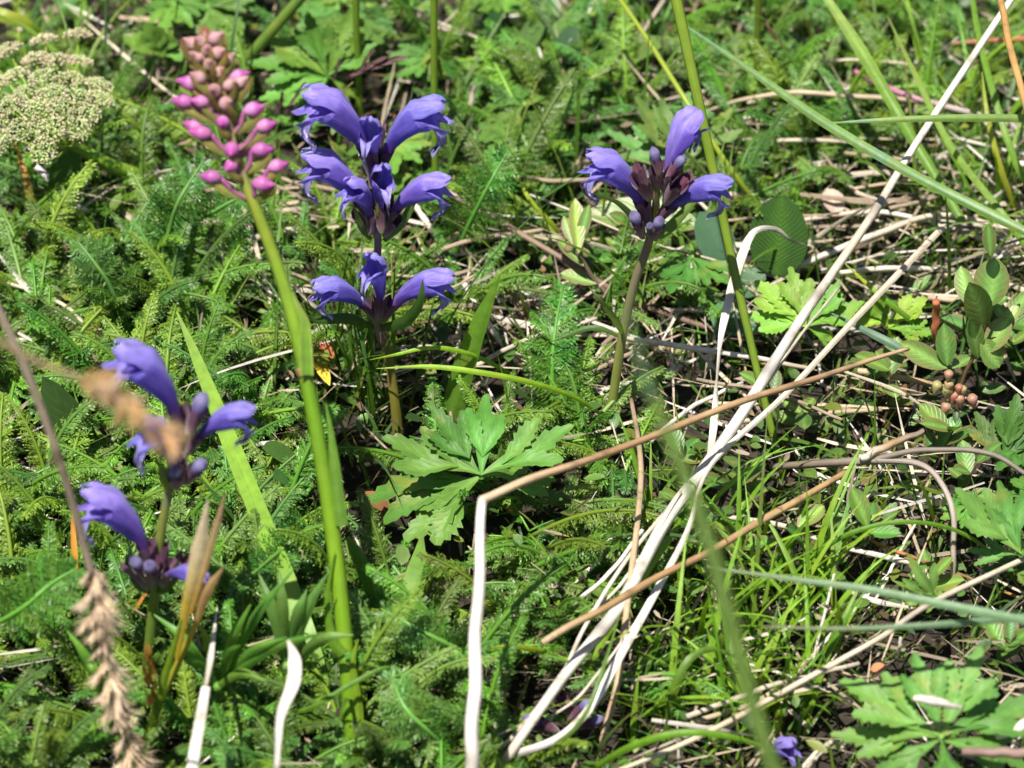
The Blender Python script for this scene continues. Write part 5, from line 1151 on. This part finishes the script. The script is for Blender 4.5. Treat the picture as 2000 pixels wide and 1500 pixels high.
# bright grass tufts: every blade its own part
def tufts():
    spots = [(1310, 1180), (1380, 1120), (1440, 1200), (1500, 1150), (1360, 1300), (1430, 1360), (1500, 1300), (1560, 1210), (1330, 1420), (1400, 1460), (1470, 1440), (1270, 1330), (1250, 1440), (1545, 1420),
             (690, 780), (730, 800), (660, 760), (715, 720), (760, 830), (1600, 1290), (1300, 1080), (1900, 330), (1960, 480), (1840, 250)]
    for px, py in spots:
        b = H(px, py, -3); nr = near(b.x, b.y); lb = (('needle-like dark grass tuft near ' if py < 900 and px < 900 else 'bright green grass tuft near ') + nr, 'grass tufts near ' + nr)
        t = Thing('grass_tuft', lb[0], 'grass tuft', b, lb[1]); fine = py < 900 and px < 900
        for k in range(R.randint(9, 13)):
            a = R.random() * 6.28; L = R.uniform(.035, .07); ln = R.uniform(.05, .5); bd = R.uniform(.2, 1.5) if not fine else R.uniform(0, .4)
            p = b + Vector((R.uniform(-.006, .006), R.uniform(-.006, .006), 0)); P = [p]; ang = ln
            for s in range(5):
                P.append(P[-1] + Vector((math.cos(a) * math.sin(ang), math.sin(a) * math.sin(ang), math.cos(ang))) * L / 5); ang += bd / 5
            if bool(blocked(p.x, p.y, P[-1].z, P[-1].x, P[-1].y)) or bool(blocked(p.x, p.y, P[3].z, P[3].x, P[3].y)):
                P = [p + (q - p) * .4 for q in P]
            mb = MB(); w_ = R.uniform(.0013, .0026) * (.55 if fine else 1); c = mul((.06, .16, .035) if fine else R.choice([(.12, .29, .03), (.15, .33, .04), (.10, .25, .03), (.17, .34, .05)]), R.uniform(.8, 1.15))
            ribbon(mb, P, [w_ * .7, w_, w_ * .9, w_ * .6, .0001], [mul(c, 1.1), c, mul(c, 1.1)], n=12, across=3, side=(-math.sin(a), math.cos(a), R.uniform(-.3, .3))); t.part('blade', mb, M_GRASS)
tufts()

# spiky narrow-leaved plant with the maroon bud
def rosette(label, c, tips, wpx, col):
    b = H(c[0], c[1], -2); t = Thing('narrow_leaved_plant', label, 'plant', b); top = H(c[0], c[1] - 30, 34)
    mb = MB(); tube(mb, [b, top], [.0015, .0013], col, n=6); t.part('stem', mb, M_STEM)
    for x, y, z in tips:
        e = H(x, y, z); mb = MB(); ribbon(mb, [top + (b - top) * R.uniform(0, .5), top.lerp(e, .5) + Vector((0, 0, .004)), e], [pxm(wpx * .6, b), pxm(wpx, b), pxm(2, b)], [col, mul(col, 1.2)], n=12, fold=.25); t.part('leaf', mb, M_GRASS)
rosette('plant with narrow pointed leaves spreading left of the white round-tipped leaf', (425, 1370), [(575, 1110, 70), (560, 1245, 60), (470, 1260, 60), (360, 1290, 50), (330, 1250, 54), (490, 1180, 64), (635, 1235, 66), (300, 1200, 50), (520, 1330, 44), (390, 1220, 60)], 20, (.085, .22, .05))
rosette('plant with narrow grey-green leaves behind the maroon bud', (560, 1330), [(545, 1110, 60), (600, 1150, 60), (640, 1120, 64), (505, 1120, 56), (690, 1240, 50)], 24, (.08, .2, .07))
rosette('pair of slim pointed leaves behind the woolly spike', (215, 1420), [(130, 1230, 60), (165, 1290, 50), (210, 1330, 46), (280, 1330, 40)], 20, (.10, .25, .05))

# ------------------------------------------------------------------ grass and sedge heads
def spike(name, label, stem, head, wpx, col, n, hair, dense=1., yy=None, stem_w=10, stem_c=GREY, cat='grass spike', fluff=True):
    S = [Y(p[0], p[1], yy) for p in stem]; P = [Y(p[0], p[1], yy) for p in head]
    t = Thing(name, label, cat, S[0]); mb = MB(); tube(mb, S, [pxm(stem_w / 2, S[0])] * 2, stem_c, n=24, seg=7); t.part('stem', mb, M_STRAW)
    C = spline(P, n + 1); T = tangents(C); w_ = pxm(wpx / 2, P[0])
    for i in range(n):
        f = i / n; ww = w_ * (.6 + .5 * abs(math.sin(f * 8.6 + .4))) * R.uniform(.7, 1.25); mb = MB()
        for k in range(3):
            a = i * 2.4 + k * 2.09; u = T[i].orthogonal().normalized(); v = T[i].cross(u); o = u * math.cos(a) + v * math.sin(a)
            c = mul(col if R.random() < .75 else mixc(col, (.6, .5, .38), .5), R.uniform(.75, 1.2)); p = C[i] + o * ww * .25; e = p + (T[i] * .9 + o * .75).normalized() * ww * hair
            oval(mb, p, e, o + Vector((0, 0, .01)), ww * .42, c, n=5, point=.7, fold=.4)
            if fluff:
                for h in range(16):
                    q = p.lerp(e, R.uniform(.3, 1)); d = (T[i] * R.uniform(.2, 1) + o * R.uniform(.4, 1.3) + Vector((R.uniform(-.5, .5), R.uniform(-.5, .5), R.uniform(-.3, .3)))).normalized() * ww * R.uniform(.6, 1.35); sv = d.cross(o).normalized() * .00016 if d.cross(o).length > 1e-9 else Vector((.00015, 0, 0))
                    cc = mul(c, 1.25); mb.f.append((mb.vert(q - sv, cc), mb.vert(q + sv, cc), mb.vert(q + d, cc)))
        t.part('spikelet', mb, M_FLUFF)
    return t
yw = H(280, 1560).y
spike('woolly_grass_spike', 'woolly tan drooping dry grass spike on a pale brown stalk', [(-30, 560), (0, 612), (45, 710), (92, 830), (132, 950), (160, 1050), (182, 1130)], [(178, 1110), (192, 1200), (205, 1290), (228, 1380), (252, 1460), (275, 1560)], 44, (.58, .45, .31), 84, 1.6, yy=yw - .02, stem_w=17, stem_c=[(.45, .35, .25), (.5, .4, .28), (.36, .28, .2), (.46, .36, .26)])
spike('orange_grass_spike', 'blurred orange-brown grass spike leaning in front of the left violet flower', [(-60, 640), (0, 668), (70, 705), (165, 742)], [(155, 738), (215, 765), (265, 815), (335, 865)], 42, (.46, .30, .14), 44, 1.5, yy=yw - .105, stem_w=13, stem_c=[(.3, .24, .14), (.34, .25, .13)])
def sedge():
    yy = H(265, 1520).y; S = [Y(262, 1540, yy), Y(300, 1400, yy), Y(350, 1290, yy), Y(400, 1180, yy), Y(432, 1115, yy)]
    t = Thing('golden_sedge', 'golden yellow sedge with pale pointed bracts in front of the lower left violet tier', 'sedge', S[0])
    gold = (.40, .30, .03); mb = MB(); tube(mb, S, [pxm(9, S[0]), pxm(8, S[0]), pxm(6, S[0]), pxm(3, S[0])], [(.2, .27, .03), (.26, .3, .03), gold, (.42, .24, .06)], n=20, seg=7); t.part('stem', mb, M_STEM)
    for pts, w_, c in (([(345, 1290), (365, 1180), (388, 1080), (406, 975)], [8, 22, 34, 3], [(.5, .33, .03), (.52, .35, .06), (.72, .56, .38), (.76, .62, .44)]), ([(372, 1200), (400, 1110), (422, 1030), (440, 962)], [8, 12, 14, 2], [(.5, .32, .05), (.56, .42, .22), (.5, .36, .18)]),
                       ([(385, 1215), (400, 1160), (435, 1110)], [8, 26, 3], [(.42, .24, .08), (.48, .32, .16)]), ([(280, 1500), (320, 1330), (355, 1210)], [14, 16, 6], [(.13, .25, .03), (.17, .28, .04)])):
        mb = MB(); q = [Y(a, b, yy - .004) for a, b in pts]; ribbon(mb, q, [pxm(x, q[0]) for x in w_], c, n=16, fold=.25); t.part('bract', mb, M_GRASS)
    for i in range(16):
        f = i / 15; a = i * 2.4; mb = MB(); c = Y(296 - 6 * f, 1390 - 110 * f, yy - .006); r_ = pxm(15 * math.sin(math.pi * (f * .85 + .1)), c)
        o = Vector((math.cos(a), math.sin(a) * .8, .1)); oval(mb, c + o * r_ * .3, c + o * r_ * 1.0 + Vector((0, 0, pxm(34, c))), o, pxm(15, c), mul((.40, .20, .035), R.uniform(.7, 1.2)), n=5, fold=.3); t.part('scale', mb, M_FLUFF)
sedge()
def panicle():
    yy = H(700, 330).y - .01; S = [Y(490, 340, yy), Y(560, 270, yy), Y(640, 205, yy), Y(690, 160, yy)]
    t = Thing('dark_grass_panicle', 'small dark purple grass panicle beside the top violet bloom', 'grass spike', S[0]); mb = MB()
    tube(mb, S, [.0003, .0003, .0002], (.2, .2, .08), n=16, seg=5); t.part('stem', mb, M_STEM)
    for x0, y0, x1, y1, w_ in ((672, 155, 745, 112, 13), (700, 140, 785, 110, 11), (705, 135, 728, 98, 10), (690, 150, 720, 125, 10), (650, 160, 664, 118, 8), (560, 215, 595, 165, 9), (545, 220, 552, 180, 7), (630, 200, 605, 205, 9), (680, 158, 712, 128, 10)):
        mb = MB()
        a = Y(x0, y0, yy); e = Y(x1, y1, yy)
        for k in range(6):
            p = a.lerp(e, k / 7); d = (e - a) * .42; u = Vector((0, (-1) ** k * .6, .8)); oval(mb, p, p + d + (d.orthogonal().normalized() * (-1) ** k * d.length * .12), u, pxm(w_ * .75, p), mul((.13, .07, .075), R.uniform(.6, 1.5)), n=5, fold=.5)
        t.part('spikelet', mb, M_FLUFF)
    for pts, lb in (([(838, 330), (880, 320), (915, 345), (945, 362)], 'small bronze sedge spikelet right of the violet blooms'),):
        q = [Y(a, b, yy + .02) for a, b in pts]; tt = Thing('sedge_spikelet', lb, 'sedge', q[0]); mb = MB(); tube(mb, q, [.0003, .0003], (.3, .25, .06), n=10, seg=5); tt.part('stem', mb, M_STEM)
        for k in range(14):
            f = .45 + .55 * k / 14; p = spline(q, 30)[min(29, int(f * 29))]; a = k * 2.4; mb = MB(); o = Vector((.5, math.cos(a), math.sin(a))); oval(mb, p, p + o * pxm(9, p) + Vector((pxm(12, p), 0, -pxm(6, p))), o, pxm(8, p), mul((.30, .17, .03), R.uniform(.5, 1.4)), n=5); tt.part('scale', mb, M_FLUFF)
panicle()
# little yellow and orange dead leaves
for lb, a, e, w_, c in (('yellow dying leaf scrap beside the orchid stem', (610, 690, 12), (640, 735, 16), 26, (.55, .38, .04)), ('orange dead leaf scrap beside the orchid stem', (605, 660, 14), (650, 690, 16), 28, (.34, .10, .03)), ('orange dead leaf under the bent pale stalk', (980, 985, 8), (1012, 1000, 10), 16, (.55, .24, .04)),
                        ('brown dead leaf under the large toothed leaf', (760, 1010, 5), (720, 960, 14), 40, (.22, .09, .035)), ('crumpled brown leaf below the hollow tan straw', (1770, 750, 14), (1735, 815, 4), 40, (.15, .07, .035)), ('orange leaf scrap left of the woolly spike', (150, 1140, 30), (140, 1010, 50), 12, (.5, .2, .03)),
                        ('orange stalk leaf beside the left violet stem', (255, 1210, 20), (288, 1140, 34), 8, (.45, .2, .04)), ('crumpled pale brown leaf on the straws right of the clover leaf', (1640, 420, 14), (1615, 365, 20), 44, (.42, .32, .25)), ('rust scrap near the blurred palmate leaf', (1700, 1308, 16), (1730, 1300, 18), 22, (.36, .16, .07))):
    leaf_thing('dead_leaf', lb, H(*a), H(*e), w_, c, mat=M_STRAW, fold=.35, droop=.2)
